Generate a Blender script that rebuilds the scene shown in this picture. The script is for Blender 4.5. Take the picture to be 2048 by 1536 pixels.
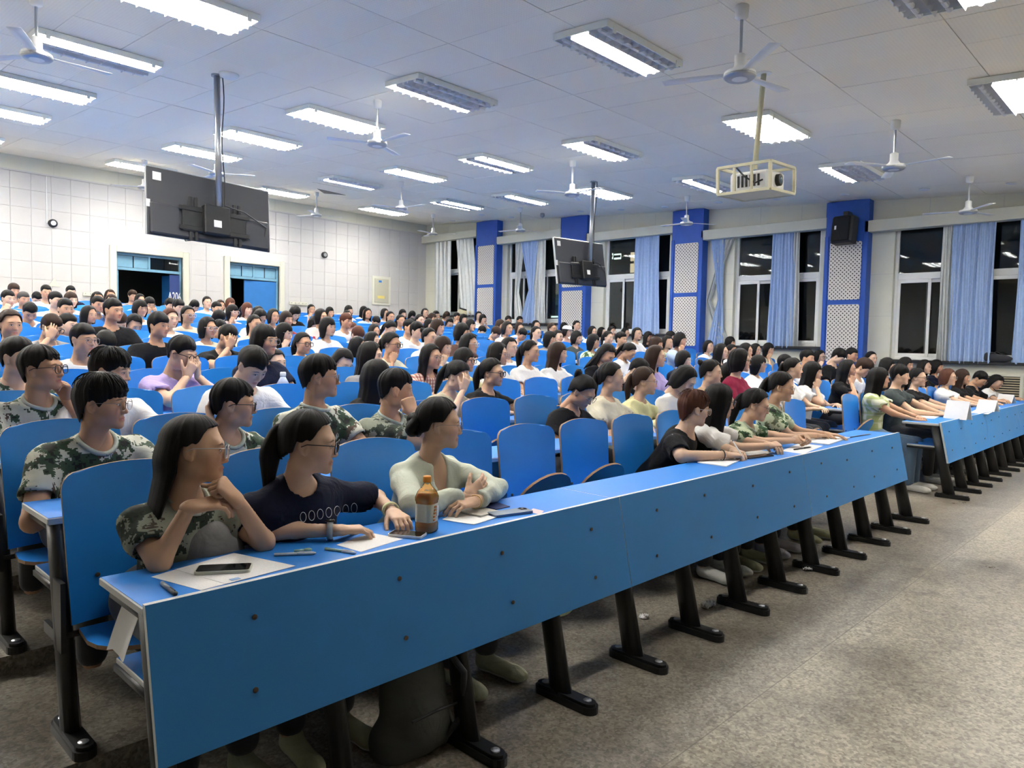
import bpy, math, random
import numpy as np
from mathutils import Matrix, Vector

# ------------------------------------------------------------------ scene, camera, world, exposure
S = bpy.context.scene
COL = S.collection
for o in list(bpy.data.objects):
    bpy.data.objects.remove(o)
random.seed(7)
rng = np.random.default_rng(11)

# camera solved from the vanishing points of the desk rows and of the window wall (pixels of a 2048x1536 frame)
FPX = 1462.04
CAMH = 1.45
RW = np.array([[0.69334, -0.02390, 0.72023], [-0.72056, -0.05106, 0.69150], [0.02025, -0.99841, -0.05263]])
RW[0] /= np.linalg.norm(RW[0]); RW[1] -= RW[0] * (RW[0] @ RW[1]); RW[1] /= np.linalg.norm(RW[1]); RW[2] = np.cross(RW[0], RW[1])
CAM0 = np.array([0.0, 0.0, CAMH])

def ray(px): return RW @ np.array([px[0] - 1024.0, px[1] - 768.0, FPX])
def onX(px, x): d = ray(px); return CAM0 + d * (x / d[0])
def onY(px, y): d = ray(px); return CAM0 + d * (y / d[1])
def onZ(px, z): d = ray(px); return CAM0 + d * ((z - CAMH) / d[2])

cam = bpy.data.cameras.new('camera'); camo = bpy.data.objects.new('camera', cam); COL.objects.link(camo)
cam.sensor_width = 36.0; cam.lens = 36.0 * FPX / 2048.0; cam.clip_end = 200; cam.clip_start = .05
M4 = Matrix.Identity(4)
for i in range(3):
    M4[i][0] = RW[i, 0]; M4[i][1] = -RW[i, 1]; M4[i][2] = -RW[i, 2]
M4[2][3] = CAMH
camo.matrix_world = M4
S.camera = camo

W = bpy.data.worlds.new('night'); S.world = W; W.use_nodes = True
W.node_tree.nodes['Background'].inputs[0].default_value = (.012, .016, .024, 1)
W.node_tree.nodes['Background'].inputs[1].default_value = .35

S.view_settings.view_transform = 'Standard'; S.view_settings.look = 'None'
S.view_settings.gamma = 1.0; S.view_settings.use_curve_mapping = False
S.view_settings.exposure = 1.4
LAMP = 15.0          # radiance of a lit fluorescent tube trough

# ------------------------------------------------------------------ helpers
def tag(o, label=None, cat=None, group=None, kind=None):
    if label: o['label'] = label
    if cat: o['category'] = cat
    if group: o['group'] = group
    if kind: o['kind'] = kind
    return o

def link(o, parent=None):
    COL.objects.link(o)
    if parent is not None: o.parent = parent
    return o

def empty(name, loc=(0, 0, 0), rz=0):
    o = bpy.data.objects.new(name, None); COL.objects.link(o); o.location = loc; o.rotation_euler = (0, 0, rz)
    o.empty_display_size = .1
    return o

class MB:
    """collects boxes, prisms, tubes, lathes into one mesh"""
    def __init__(s): s.v = []; s.f = []; s.m = []; s.mats = []; s.cur = 0
    def mat(s, m):
        if m not in s.mats: s.mats.append(m)
        s.cur = s.mats.index(m); return s
    def add(s, v, f):
        b = len(s.v); s.v.extend([tuple(map(float, q)) for q in v]); s.f.extend([[i + b for i in q] for q in f]); s.m.extend([s.cur] * len(f)); return s
    def box(s, x0, x1, y0, y1, z0, z1):
        v = [(x0, y0, z0), (x1, y0, z0), (x1, y1, z0), (x0, y1, z0), (x0, y0, z1), (x1, y0, z1), (x1, y1, z1), (x0, y1, z1)]
        return s.add(v, [[0, 3, 2, 1], [4, 5, 6, 7], [0, 1, 5, 4], [1, 2, 6, 5], [2, 3, 7, 6], [3, 0, 4, 7]])
    def bbox(s, x0, x1, y0, y1, z0, z1, b=.004):
        """box with chamfered edges"""
        xs = [(x0, x0 + b), (x1, x1 - b)]; ys = [(y0, y0 + b), (y1, y1 - b)]; zs = [(z0, z0 + b), (z1, z1 - b)]
        v = []; idx = {}
        for i in (0, 1):
            for j in (0, 1):
                for k in (0, 1):
                    for ax in range(3):
                        p = [xs[i][1], ys[j][1], zs[k][1]]
                        p[ax] = (xs[i], ys[j], zs[k])[ax][0]
                        idx[i, j, k, ax] = len(v); v.append(p)
        f = []
        for ax in range(3):
            o = [a for a in range(3) if a != ax]
            for sgn in (0, 1):
                q = []
                for a, c in ((0, 0), (1, 0), (1, 1), (0, 1)):
                    key = [0, 0, 0]; key[ax] = sgn; key[o[0]] = a; key[o[1]] = c
                    q.append(idx[key[0], key[1], key[2], ax])
                flip = (sgn == 0) ^ (ax == 1)
                f.append(q[::-1] if flip else q)
        for ax in range(3):
            o = [a for a in range(3) if a != ax]
            for a in (0, 1):
                for c in (0, 1):
                    k0 = [0, 0, 0]; k1 = [0, 0, 0]
                    k0[o[0]] = k1[o[0]] = a; k0[o[1]] = k1[o[1]] = c; k1[ax] = 1
                    f.append([idx[(*k0, o[0])], idx[(*k1, o[0])], idx[(*k1, o[1])], idx[(*k0, o[1])]])
        for i in (0, 1):
            for j in (0, 1):
                for k in (0, 1): f.append([idx[i, j, k, 0], idx[i, j, k, 1], idx[i, j, k, 2]])
        return s.add(v, f)
    def tube(s, pts, r, n=8, cap=True):
        pts = [np.array(p, float) for p in pts]; k = len(pts)
        rs = r if hasattr(r, '__len__') else [r] * k
        v = []; up = None
        for i, p in enumerate(pts):
            t = pts[min(i + 1, k - 1)] - pts[max(i - 1, 0)]; t = t / (np.linalg.norm(t) + 1e-9)
            if up is None:
                up = np.array([0, 0, 1.0]) if abs(t[2]) < .9 else np.array([0, 1.0, 0])
            a = np.cross(up, t); a /= np.linalg.norm(a) + 1e-9; b = np.cross(t, a); up = b
            for j in range(n):
                w = 2 * math.pi * j / n; v.append(p + rs[i] * (math.cos(w) * a + math.sin(w) * b))
        f = [[i * n + j, i * n + (j + 1) % n, (i + 1) * n + (j + 1) % n, (i + 1) * n + j] for i in range(k - 1) for j in range(n)]
        if cap: f.append(list(range(n))[::-1]); f.append([(k - 1) * n + j for j in range(n)])
        return s.add(v, f)
    def lathe(s, prof, c=(0, 0, 0), n=20):
        v = []; k = len(prof)
        for r, z in prof:
            for j in range(n):
                w = 2 * math.pi * j / n; v.append((c[0] + r * math.cos(w), c[1] + r * math.sin(w), c[2] + z))
        f = [[i * n + j, i * n + (j + 1) % n, (i + 1) * n + (j + 1) % n, (i + 1) * n + j] for i in range(k - 1) for j in range(n)]
        f.append(list(range(n))[::-1]); f.append([(k - 1) * n + j for j in range(n)])
        return s.add(v, f)
    def prism(s, poly, axis, a, b):
        """extrude a 2-D polygon along an axis; poly coords are the two other axes in order"""
        n = len(poly); v = []
        for t in (a, b):
            for p in poly:
                q = list(p); q.insert(axis, t); v.append(q)
        f = [[i, (i + 1) % n, n + (i + 1) % n, n + i] for i in range(n)] + [list(range(n))[::-1], list(range(n, 2 * n))]
        return s.add(v, f)
    def mesh(s, name, smooth=False):
        me = bpy.data.meshes.new(name); me.from_pydata(s.v, [], s.f)
        for m in s.mats: me.materials.append(m)
        if s.mats: me.polygons.foreach_set('material_index', s.m)
        if smooth: me.polygons.foreach_set('use_smooth', [True] * len(me.polygons))
        me.validate(); me.update()
        return me
    def build(s, name, parent=None, smooth=False, loc=None, fix=True):
        me = s.mesh(name, smooth)
        if fix:
            import bmesh
            bm = bmesh.new(); bm.from_mesh(me); bmesh.ops.recalc_face_normals(bm, faces=bm.faces); bm.to_mesh(me); bm.free()
        o = bpy.data.objects.new(name, me); link(o, parent)
        if loc is not None: o.location = loc
        return o

def inst(name, me, parent=None, loc=(0, 0, 0), rot=(0, 0, 0)):
    o = bpy.data.objects.new(name, me); link(o, parent); o.location = loc; o.rotation_euler = rot; return o

# ------------------------------------------------------------------ materials
def newmat(name):
    m = bpy.data.materials.new(name); m.use_nodes = True
    nt = m.node_tree; b = nt.nodes['Principled BSDF']; return m, nt, b

def N(nt, typ, ins=None, **kw):
    n = nt.nodes.new(typ)
    for k, v in kw.items(): setattr(n, k, v)
    for k, v in (ins or {}).items():
        s = n.inputs[k]
        if hasattr(v, 'is_output') or isinstance(v, bpy.types.NodeSocket): nt.links.new(v, s)
        else: s.default_value = v
    return n

def mth(nt, op, a, b=None, c=None, clamp=False):
    n = nt.nodes.new('ShaderNodeMath'); n.operation = op; n.use_clamp = clamp
    for i, v in enumerate((a, b, c)):
        if v is None: continue
        if isinstance(v, bpy.types.NodeSocket): nt.links.new(v, n.inputs[i])
        else: n.inputs[i].default_value = v
    return n.outputs[0]

def mixc(nt, fac, a, b, blend='MIX'):
    n = nt.nodes.new('ShaderNodeMix'); n.data_type = 'RGBA'; n.blend_type = blend
    for k, v in ((0, fac), (6, a), (7, b)):
        if isinstance(v, bpy.types.NodeSocket): nt.links.new(v, n.inputs[k])
        else: n.inputs[k].default_value = v if not isinstance(v, tuple) or len(v) == 4 else (*v, 1)
    return n.outputs[2]

def ramp(nt, fac, stops, interp='LINEAR'):
    n = nt.nodes.new('ShaderNodeValToRGB'); n.color_ramp.interpolation = interp
    e = n.color_ramp.elements
    while len(e) < len(stops): e.new(.5)
    for i, (p, c) in enumerate(stops): e[i].position = p; e[i].color = c if len(c) == 4 else (*c, 1)
    nt.links.new(fac, n.inputs[0]); return n.outputs[0]

def plain(name, col, rough=.5, spec=.5, metal=0, noise=0, nscale=20, bump=0, coat=0):
    m, nt, b = newmat(name)
    b.inputs['Roughness'].default_value = rough; b.inputs['Metallic'].default_value = metal
    b.inputs['Specular IOR Level'].default_value = spec
    b.inputs['Coat Weight'].default_value = coat
    if noise or bump:
        tc = N(nt, 'ShaderNodeTexCoord'); nz = N(nt, 'ShaderNodeTexNoise', {'Vector': tc.outputs['Object'], 'Scale': nscale, 'Detail': 4.0})
        lo = tuple(max(0, c * (1 - noise)) for c in col); hi = tuple(min(1, c * (1 + noise)) for c in col)
        nt.links.new(mixc(nt, nz.outputs[0], lo, hi), b.inputs['Base Color'])
        if bump:
            bp = N(nt, 'ShaderNodeBump', {'Height': nz.outputs[0], 'Strength': bump, 'Distance': .01}); nt.links.new(bp.outputs[0], b.inputs['Normal'])
    else: b.inputs['Base Color'].default_value = (*col, 1)
    return m

def emis(name, col, st):
    m, nt, b = newmat(name)
    b.inputs['Base Color'].default_value = (*col, 1); b.inputs['Emission Color'].default_value = (*col, 1); b.inputs['Emission Strength'].default_value = st
    return m

BLUE = (.013, .215, .720)
M = {}
def laminate(name, col, rough):
    """blue melamine board: faint mottling and scuffs"""
    m, nt, b = newmat(name)
    tc = N(nt, 'ShaderNodeTexCoord')
    n1 = N(nt, 'ShaderNodeTexNoise', {'Vector': tc.outputs['Object'], 'Scale': 2.2, 'Detail': 3.0})
    n2 = N(nt, 'ShaderNodeTexNoise', {'Vector': tc.outputs['Object'], 'Scale': 340.0, 'Detail': 2.0})
    c = mixc(nt, n1.outputs[0], tuple(x * .86 for x in col), tuple(x * 1.14 for x in col))
    c = mixc(nt, mth(nt, 'MULTIPLY', n2.outputs[0], .10), c, (.2, .35, .6))
    nt.links.new(c, b.inputs['Base Color'])
    nt.links.new(mth(nt, 'MULTIPLY_ADD', n1.outputs[0], .2, rough - .1), b.inputs['Roughness'])
    b.inputs['Specular IOR Level'].default_value = .4
    if rough < .33: b.inputs['Coat Weight'].default_value = .35; b.inputs['Coat Roughness'].default_value = .22
    return m
M['blue'] = laminate('blue_laminate', BLUE, .42)
M['panel'] = laminate('blue_panel_board', (.016, .205, .560), .46)
M['seat'] = laminate('blue_seat_plywood', (.008, .235, .780), .32)
M['edge'] = plain('pale_edge_band', (.62, .64, .64), .5, noise=.12, nscale=9)
M['ply'] = plain('plywood_edge', (.30, .17, .09), .6, noise=.35, nscale=60)
M['black'] = plain('black_enamel', (.010, .011, .012), .38, noise=.3, nscale=14)
M['blackp'] = plain('black_plastic', (.018, .019, .022), .45)
M['steel'] = plain('grey_steel', (.42, .44, .46), .32, metal=.8)
M['bolt'] = plain('rusty_bolt', (.10, .07, .05), .5, metal=.4)
M['white'] = plain('white_plastic', (.78, .79, .78), .45)
M['whitep'] = plain('white_upvc', (.80, .82, .80), .4, noise=.05, nscale=6)
M['cream'] = plain('cream_wall_board', (.66, .66, .56), .6, noise=.05, nscale=4)
M['creamd'] = plain('cream_paint', (.60, .60, .50), .55, noise=.06, nscale=3)
M['colblue'] = plain('column_blue_paint', (.010, .085, .44), .5, noise=.16, nscale=5)
M['doorblue'] = plain('door_blue_paint', (.02, .16, .46), .45, noise=.12, nscale=5)
M['doorpale'] = plain('door_pale_blue_paint', (.16, .34, .46), .5, noise=.2, nscale=7)
M['dark'] = plain('dark_stone_sill', (.02, .022, .024), .35, noise=.3, nscale=25)
M['void'] = plain('unlit_dark', (.018, .020, .016), .9)  # near-black colour stands in for the darkness of unlit corridor and night building
M['tile'] = plain('white_acoustic_tile', (.54, .535, .525), .75, noise=.03, nscale=3, bump=.05)
M['joint'] = plain('tile_joint', (.52, .52, .50), .9)
M['grout'] = plain('tile_grout', (.585, .58, .57), .9)
M['housing'] = plain('lamp_housing_white', (.84, .86, .80), .45)
M['louver'] = plain('lamp_louver_aluminium', (.72, .73, .75), .35, metal=.3)
M['tubelit'] = emis('fluorescent_lit', (1.0, .965, .905), LAMP)
M['tubeoff'] = plain('fluorescent_off', (.72, .73, .75), .35)
M['paper'] = plain('white_paper', (.80, .80, .79), .7, noise=.03, nscale=30)
M['skinbase'] = None

def glassmat(name, tint=(1, 1, 1), refl=1.0):
    m = bpy.data.materials.new(name); m.use_nodes = True; nt = m.node_tree; nt.nodes.clear()
    out = N(nt, 'ShaderNodeOutputMaterial'); tr = N(nt, 'ShaderNodeBsdfTransparent', {'Color': (*tint, 1)})
    gl = N(nt, 'ShaderNodeBsdfGlossy', {'Roughness': .02, 'Color': (.9 * refl, .95 * refl, .95 * refl, 1)})
    fr = N(nt, 'ShaderNodeFresnel', {'IOR': 1.5}); mx = N(nt, 'ShaderNodeMixShader', {0: fr.outputs[0], 1: tr.outputs[0], 2: gl.outputs[0]})
    nt.links.new(mx.outputs[0], out.inputs[0]); return m
M['glass'] = glassmat('window_glass', (.55, .58, .60))
M['lens'] = glassmat('spectacle_lens', (.95, .95, .97), .6)

FJ = 1.31
def floor_mat():
    m, nt, b = newmat('terrazzo')
    tc = N(nt, 'ShaderNodeTexCoord'); P = tc.outputs['Object']
    v = N(nt, 'ShaderNodeTexVoronoi', {'Vector': P, 'Scale': 95.0}); v.feature = 'F1'
    v2 = N(nt, 'ShaderNodeTexVoronoi', {'Vector': P, 'Scale': 42.0})
    sp = ramp(nt, N(nt, 'ShaderNodeSeparateColor', {0: v.outputs['Color']}).outputs[0], [(0, (.22, .205, .18)), (.28, (.42, .395, .345)), (.6, (.58, .55, .485)), (.85, (.74, .71, .64))], 'CONSTANT')
    sp2 = ramp(nt, N(nt, 'ShaderNodeSeparateColor', {0: v2.outputs['Color']}).outputs[1], [(0, (.36, .34, .30)), (.5, (.55, .52, .46)), (.9, (.70, .67, .60))])
    c = mixc(nt, .45, sp, sp2)
    d = N(nt, 'ShaderNodeTexNoise', {'Vector': P, 'Scale': 1.3, 'Detail': 6.0, 'Roughness': .65})
    st = ramp(nt, d.outputs[0], [(.36, (.52, .49, .45)), (.52, (.92, .90, .86)), (.7, (1.12, 1.1, 1.05))])
    c = mixc(nt, 1.0, c, st, 'MULTIPLY')
    # worn pale blotches in the concrete by the front desk
    w = N(nt, 'ShaderNodeTexNoise', {'Vector': P, 'Scale': 3.4, 'Detail': 8.0, 'Roughness': .7})
    wm = ramp(nt, w.outputs[0], [(.60, (0, 0, 0)), (.68, (1, 1, 1))])
    c = mixc(nt, mth(nt, 'MULTIPLY', wm, .22), c, (.60, .57, .48))
    # darker, dirtier screed up to the joint in front of the desks, paler terrazzo beyond it
    sy = N(nt, 'ShaderNodeSeparateXYZ', {0: P}).outputs[1]
    tier = mth(nt, 'MULTIPLY_ADD', mth(nt, 'ADD', sy, mth(nt, 'MULTIPLY_ADD', d.outputs[0], .10, -.05)), 25.0, -25.0 * FJ, clamp=True)
    c = mixc(nt, 1.0, c, mixc(nt, tier, (.74, .725, .685), (.53, .515, .50)), 'MULTIPLY')
    jn = mth(nt, 'LESS_THAN', mth(nt, 'ABSOLUTE', mth(nt, 'SUBTRACT', sy, FJ)), .003)
    c = mixc(nt, mth(nt, 'MULTIPLY', jn, .6), c, (.10, .09, .08))
    nt.links.new(c, b.inputs['Base Color'])
    nt.links.new(mth(nt, 'MULTIPLY_ADD', d.outputs[0], .35, .16), b.inputs['Roughness'])
    b.inputs['Specular IOR Level'].default_value = .4
    return m
M['floor'] = floor_mat()

def ceil_mat():
    m, nt, b = newmat('ceiling_board')
    tc = N(nt, 'ShaderNodeTexCoord'); P = tc.outputs['Object']
    v = N(nt, 'ShaderNodeTexVoronoi', {'Vector': P, 'Scale': 34.0, 'Randomness': .1})
    dots = ramp(nt, v.outputs['Distance'], [(.16, (.93, .93, .93)), (.26, (1, 1, 1))])
    oi = N(nt, 'ShaderNodeObjectInfo')
    sh = ramp(nt, oi.outputs['Random'], [(0, (.91, .85, .70)), (1, (.94, .88, .73))])
    nt.links.new(mixc(nt, 1.0, sh, dots, 'MULTIPLY'), b.inputs['Base Color']); b.inputs['Roughness'].default_value = .85
    return m
M['ceil'] = ceil_mat()

def perf_mat():
    """cream board drilled with a staggered grid of small holes"""
    m, nt, b = newmat('perforated_board')
    uv = N(nt, 'ShaderNodeTexCoord').outputs['Object']; s = N(nt, 'ShaderNodeSeparateXYZ', {0: uv})
    p = .073
    def cell(oy, oz):
        a = mth(nt, 'SUBTRACT', mth(nt, 'FRACT', mth(nt, 'DIVIDE', mth(nt, 'ADD', s.outputs[1], oy), p)), .5)
        c = mth(nt, 'SUBTRACT', mth(nt, 'FRACT', mth(nt, 'DIVIDE', mth(nt, 'ADD', s.outputs[2], oz), p)), .5)
        return mth(nt, 'SQRT', mth(nt, 'ADD', mth(nt, 'MULTIPLY', a, a), mth(nt, 'MULTIPLY', c, c)))
    d = mth(nt, 'MINIMUM', cell(10, 10), cell(10 + p / 2, 10 + p / 2))
    hole = mth(nt, 'LESS_THAN', d, .17)
    nt.links.new(mixc(nt, hole, (.66, .63, .58), (.03, .03, .035)), b.inputs['Base Color']); b.inputs['Roughness'].default_value = .7
    return m
M['perf'] = perf_mat()

def cloth_mat(name, col, col2=None, rough=.8, sheen=.2, nscale=60, metal=0.0):
    m, nt, b = newmat(name)
    tc = N(nt, 'ShaderNodeTexCoord'); nz = N(nt, 'ShaderNodeTexNoise', {'Vector': tc.outputs['Object'], 'Scale': nscale, 'Detail': 3.0})
    nt.links.new(mixc(nt, nz.outputs[0], tuple(c * .85 for c in col), col2 or tuple(min(1, c * 1.12) for c in col)), b.inputs['Base Color'])
    b.inputs['Roughness'].default_value = rough; b.inputs['Sheen Weight'].default_value = sheen; b.inputs['Metallic'].default_value = metal
    bp = N(nt, 'ShaderNodeBump', {'Height': nz.outputs[0], 'Strength': .15, 'Distance': .004}); nt.links.new(bp.outputs[0], b.inputs['Normal'])
    return m
M['curtain'] = cloth_mat('blue_curtain', (.36, .50, .76), nscale=25)
M['silver'] = cloth_mat('silver_lining', (.56, .59, .58), rough=.4, metal=.45, nscale=12)

# ------------------------------------------------------------------ room shell
XW = 14.42          # face of the window wall
YB = 17.6           # back wall
XL = -6.2; YF = -4.5
RISE = .077; PITCH = .88; NROW = 16
def fz(k): return RISE * max(0, k)
def ceilz(y): return 4.10 + .0635 * (y - 2.3)

# stepped floor: flat front, sixteen shallow tiers
mb = MB().mat(M['floor'])
prof = [(YF, 0.0), (2.58, 0.0)]
for k in range(1, NROW):
    y = 1.70 + PITCH * k
    prof += [(y, fz(k)), (y + PITCH, fz(k))]
prof[-1] = (YB + .25, fz(NROW - 1))
prof += [(YB + .25, -.25), (YF, -.25)]
mb.prism(prof, 0, XL - .2, XW + .8)
tag(mb.build('floor'), 'grey speckled terrazzo floor rising in shallow steps', kind='structure')

# ceiling slab + panels
def onC(px, drop=0):
    d = ray(px); a = 4.10 - .0635 * 2.3 - drop
    t = (a - CAMH) / (d[2] - .0635 * d[1]); return CAM0 + t * d
mb = MB().mat(M['joint'])
mb.prism([(YF, ceilz(YF) + .015), (YB + .3, ceilz(YB + .3) + .015), (YB + .3, ceilz(YB) + .3), (YF, ceilz(YF) + .3)], 0, XL - .2, XW + .8)
ceil = tag(mb.build('ceiling'), 'pale grey suspended ceiling of large boards sloping up to the back', kind='structure')
PW, PL_ = .622, 1.244; ang = math.atan(.0635)
mbp = MB().mat(M['ceil']); mbp.box(.002, PW - .003, .002, PL_ - .003, 0, .013)
pme = mbp.mesh('ceiling_panel')
nx = int(14.4 / PW); cnt = 0
rest = MB().mat(M['ceil'])
for i in range(-12, 24):
    for j in range(-5, 14):
        x = .30 + i * PW; y = .42 + j * PL_
        if x > XW - PW * .2 or y > YB - .1 or x < XL: continue
        w = min(PW, XW - x)
        if i >= 1 and (j >= 1 or (j == 0 and i > 6)) and cnt < 300:
            o = inst('ceiling_panel', pme, ceil, (x, y, ceilz(y) + random.uniform(-.001, .002)), (ang + random.uniform(-.0012, .0012), random.uniform(-.002, .002), 0))
            if y + PL_ > YB: o.scale = (1, (YB - y) / PL_, 1)
            if x + PW > XW: o.scale.x = w / PW
            cnt += 1
        else:
            y1 = min(y + PL_, YB); z0, z1 = ceilz(y), ceilz(y1)
            b = .003
            rest.add([(x + b, y + b, z0), (x + w - b, y + b, z0), (x + w - b, y1 - b, z1), (x + b, y1 - b, z1)] + [(x + b, y + b, z0 + .013), (x + w - b, y + b, z0 + .013), (x + w - b, y1 - b, z1 + .013), (x + b, y1 - b, z1 + .013)],
                     [[0, 3, 2, 1], [4, 5, 6, 7], [0, 1, 5, 4], [1, 2, 6, 5], [2, 3, 7, 6], [3, 0, 4, 7]])
tag(rest.build('ceiling_boards', ceil), kind='stuff')

# walls out of view (they bounce the light)
mb = MB().mat(M['tile']); mb.box(XL - .2, XL, YF, YB, -.1, 5.3); tag(mb.build('wall_left'), 'plain white side wall', kind='structure')
mb = MB().mat(M['tile']); mb.box(XL - .2, XW + .8, YF - .2, YF, -.1, 5.3); tag(mb.build('wall_front'), 'plain white wall behind the lectern end', kind='structure')

# back wall with two door openings, acoustic tiles
D1 = (5.63, 7.07, 3.34); D2 = (8.20, 9.53, 3.36)       # x0, x1, opening top
ZB = fz(NROW - 1)
mb = MB().mat(M['grout'])
ZT = ceilz(YB) + .1
def wallseg(x0, x1, z0, z1): mb.box(x0, x1, YB + .012, YB + .25, z0, z1)
wallseg(XL, D1[0], 0, ZT); wallseg(D1[1], D2[0], 0, ZT); wallseg(D2[1], XW + .3, 0, ZT); wallseg(D1[0], D1[1], D1[2], ZT); wallseg(D2[0], D2[1], D2[2], ZT)
wb = tag(mb.build('wall_back'), 'white acoustic-tiled back wall with two blue doors', kind='structure')
T = .36
mt = MB().mat(M['tile']); mt.bbox(.002, T - .002, 0, .014, .002, T - .002, .003); tme = mt.mesh('wall_tile')
ztop = ceilz(YB) - .30
tiles = []
for i in range(-1, 32):
    for j in range(12):
        x = 2.95 + i * T; z = ztop - (j + 1) * T
        if z < ZB - .1 or x + T > 14.36: continue
        clear = all(x + T <= d[0] - .15 or x >= d[1] + .15 or z >= d[2] + .14 for d in (D1, D2))
        if clear: tiles.append((z < ZB + .75, x, z))
tiles.sort()
for q, (lo, x, z) in enumerate(tiles[:300]):
    inst('wall_tile', tme, wb, (x, YB - .002 + random.uniform(-.001, .001), z))
rm = MB().mat(M['tile'])
for lo, x, z in tiles[300:]: rm.bbox(x + .003, x + T - .003, YB - .002, YB + .012, z + .003, z + T - .003, .004)
rm.box(XL, 2.95 - T, YB, YB + .012, ZB, ztop)
tag(rm.build('wall_tiles_low', wb), kind='stuff')
# cornice band over the tiles and the thin moulding
mb = MB().mat(M['creamd']); mb.box(XL, XW, YB - .01, YB + .02, ztop, ceilz(YB) + .02); mb.mat(M['joint']); mb.box(XL, XW, YB - .03, YB + .0, ztop - .02, ztop + .012)
for i in range(-2, 12): mb.box(3.2 + i * 1.24, 3.206 + i * 1.24, YB - .012, YB, ztop + .012, ceilz(YB))
tag(mb.build('trim_1'), 'cream cornice band along the top of the back wall', kind='structure')
# strips of board around the doors where no tile fits
mb = MB().mat(M['tile'])
for d in (D1, D2):
    for a, b in ((d[0] - .48, d[0] - .13), (d[1] + .13, d[1] + .40)): mb.box(a, b, YB + .001, YB + .013, ZB, d[2] + .118)
    mb.box(d[0] - .48, d[1] + .40, YB + .001, YB + .013, d[2] + .12, d[2] + .6)
mb.build('door_surround', wb)

# doors
def door(n, d, leaves, label):
    x0, x1, zt = d
    r = empty('door_%d' % n, (x0, YB, ZB)); tag(r, label, kind='structure')
    W_ = x1 - x0; H = zt - ZB
    f = MB().mat(M['creamd'])
    for a, b, c, e in ((-.14, 0, 0, H + .14), (W_, W_ + .14, 0, H + .14), (0, W_, H, H + .14)): f.bbox(a, b, -.05, .24, c, e, .012)
    f.build('door_frame', r)
    zt2 = H - .35
    b = MB().mat(M['doorpale'])
    b.box(0, .05, .06, .14, 0, H); b.box(W_ - .05, W_, .06, .14, 0, H); b.box(.05, W_ - .05, .06, .14, zt2 - .03, zt2 + .03); b.box(.05, W_ - .05, .06, .14, H - .05, H)
    b.box(W_ / 2 - .02, W_ / 2 + .02, .06, .14, zt2 + .03, H - .05)
    b.build('inner_frame', r)
    for i in range(4):
        a = .05 + (W_ - .1) * i / 4; e = .05 + (W_ - .1) * (i + 1) / 4
        p = MB().mat(M['doorpale'] if (n == 1 and i < 2) or n == 2 else M['glass']); p.box(a + .012, e - .012, .095, .105, zt2 + .04, H - .06); p.build('transom_pane', r)
        if n == 1 and i >= 2:
            g = MB().mat(M['blackp']); g.tube([((a + e) / 2, .12, zt2), ((a + e) / 2, .12, H)], .012, 6); g.build('window_bar', r)
    for (hx, width, rot, matk, side) in leaves:
        h = empty('door_leaf_hinge'); bpy.data.objects.remove(h)
        lf = MB().mat(M[matk]); lf.bbox(0, width * side, -.02, .02, 0.01, zt2 - .05, .004) if side > 0 else lf.bbox(width * side, 0, -.02, .02, .01, zt2 - .05, .004)
        o = lf.build('door_leaf', r); o.location = (hx, .08, 0); o.rotation_euler = (0, 0, rot)
        hd = MB().mat(M['blackp']); xx = (width - .07) * side; hd.bbox(min(xx - .02, xx + .02), max(xx - .02, xx + .02), -.045, -.02, .95, 1.15, .006); hd.build('handle', o)
    return r
dr1 = door(1, D1, [(.05, .62, math.radians(84), 'doorpale', 1), (D1[1] - D1[0] - .05, .62, math.radians(-76), 'doorblue', -1)], 'open blue double door with pale frame, left of the pair')
dr2 = door(2, D2, [(.05, .40, math.radians(62), 'doorpale', 1), (D2[1] - D2[0] - .05, .84, math.radians(-4), 'doorblue', -1)], 'half-open blue door with pale frame, right of the pair')
# corridor behind the doors
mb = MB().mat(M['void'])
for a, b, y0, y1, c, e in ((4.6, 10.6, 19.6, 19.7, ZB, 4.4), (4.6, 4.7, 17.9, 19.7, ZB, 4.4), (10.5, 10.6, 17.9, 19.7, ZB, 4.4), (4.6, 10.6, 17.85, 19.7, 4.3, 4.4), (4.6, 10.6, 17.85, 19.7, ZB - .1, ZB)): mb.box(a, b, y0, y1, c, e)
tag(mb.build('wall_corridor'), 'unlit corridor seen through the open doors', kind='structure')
# door poster with room number
def textobj(name, body, size, mat, parent, loc, rot, ext=.001):
    cu = bpy.data.curves.new(name, 'FONT'); cu.body = body; cu.size = size; cu.extrude = ext; cu.align_x = 'CENTER'; cu.align_y = 'CENTER'
    o = bpy.data.objects.new(name, cu); COL.objects.link(o); bpy.context.view_layer.update()
    me = bpy.data.meshes.new_from_object(o.evaluated_get(bpy.context.evaluated_depsgraph_get())); bpy.data.objects.remove(o); bpy.data.curves.remove(cu)
    me.materials.clear(); me.materials.append(mat)
    q = bpy.data.objects.new(name, me); link(q, parent); q.location = loc; q.rotation_euler = rot; return q
navy = plain('poster_navy', (.012, .035, .16), .5); redp = plain('poster_red', (.35, .05, .10), .5)
ps = MB().mat(navy); ps.box(6.52, 7.02, -.004, 0, 1.65, 3.02)
pso = ps.build('door_poster'); pso.location = (0, 0, 0); 
pso.data.transform(Matrix.Translation((-6.77, 0, -1.65))); pso.location = (6.86, YB - .06, 1.55); pso.rotation_euler = (0, 0, math.radians(-6)); pso.scale = (.44, 1, 1)
tag(pso, 'dark blue sign with white room number hanging by the open door', 'sign')
textobj('room_number', 'A206', .30, M['white'], pso, (0, -.008, .86), (math.pi / 2, 0, 0))
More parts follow.
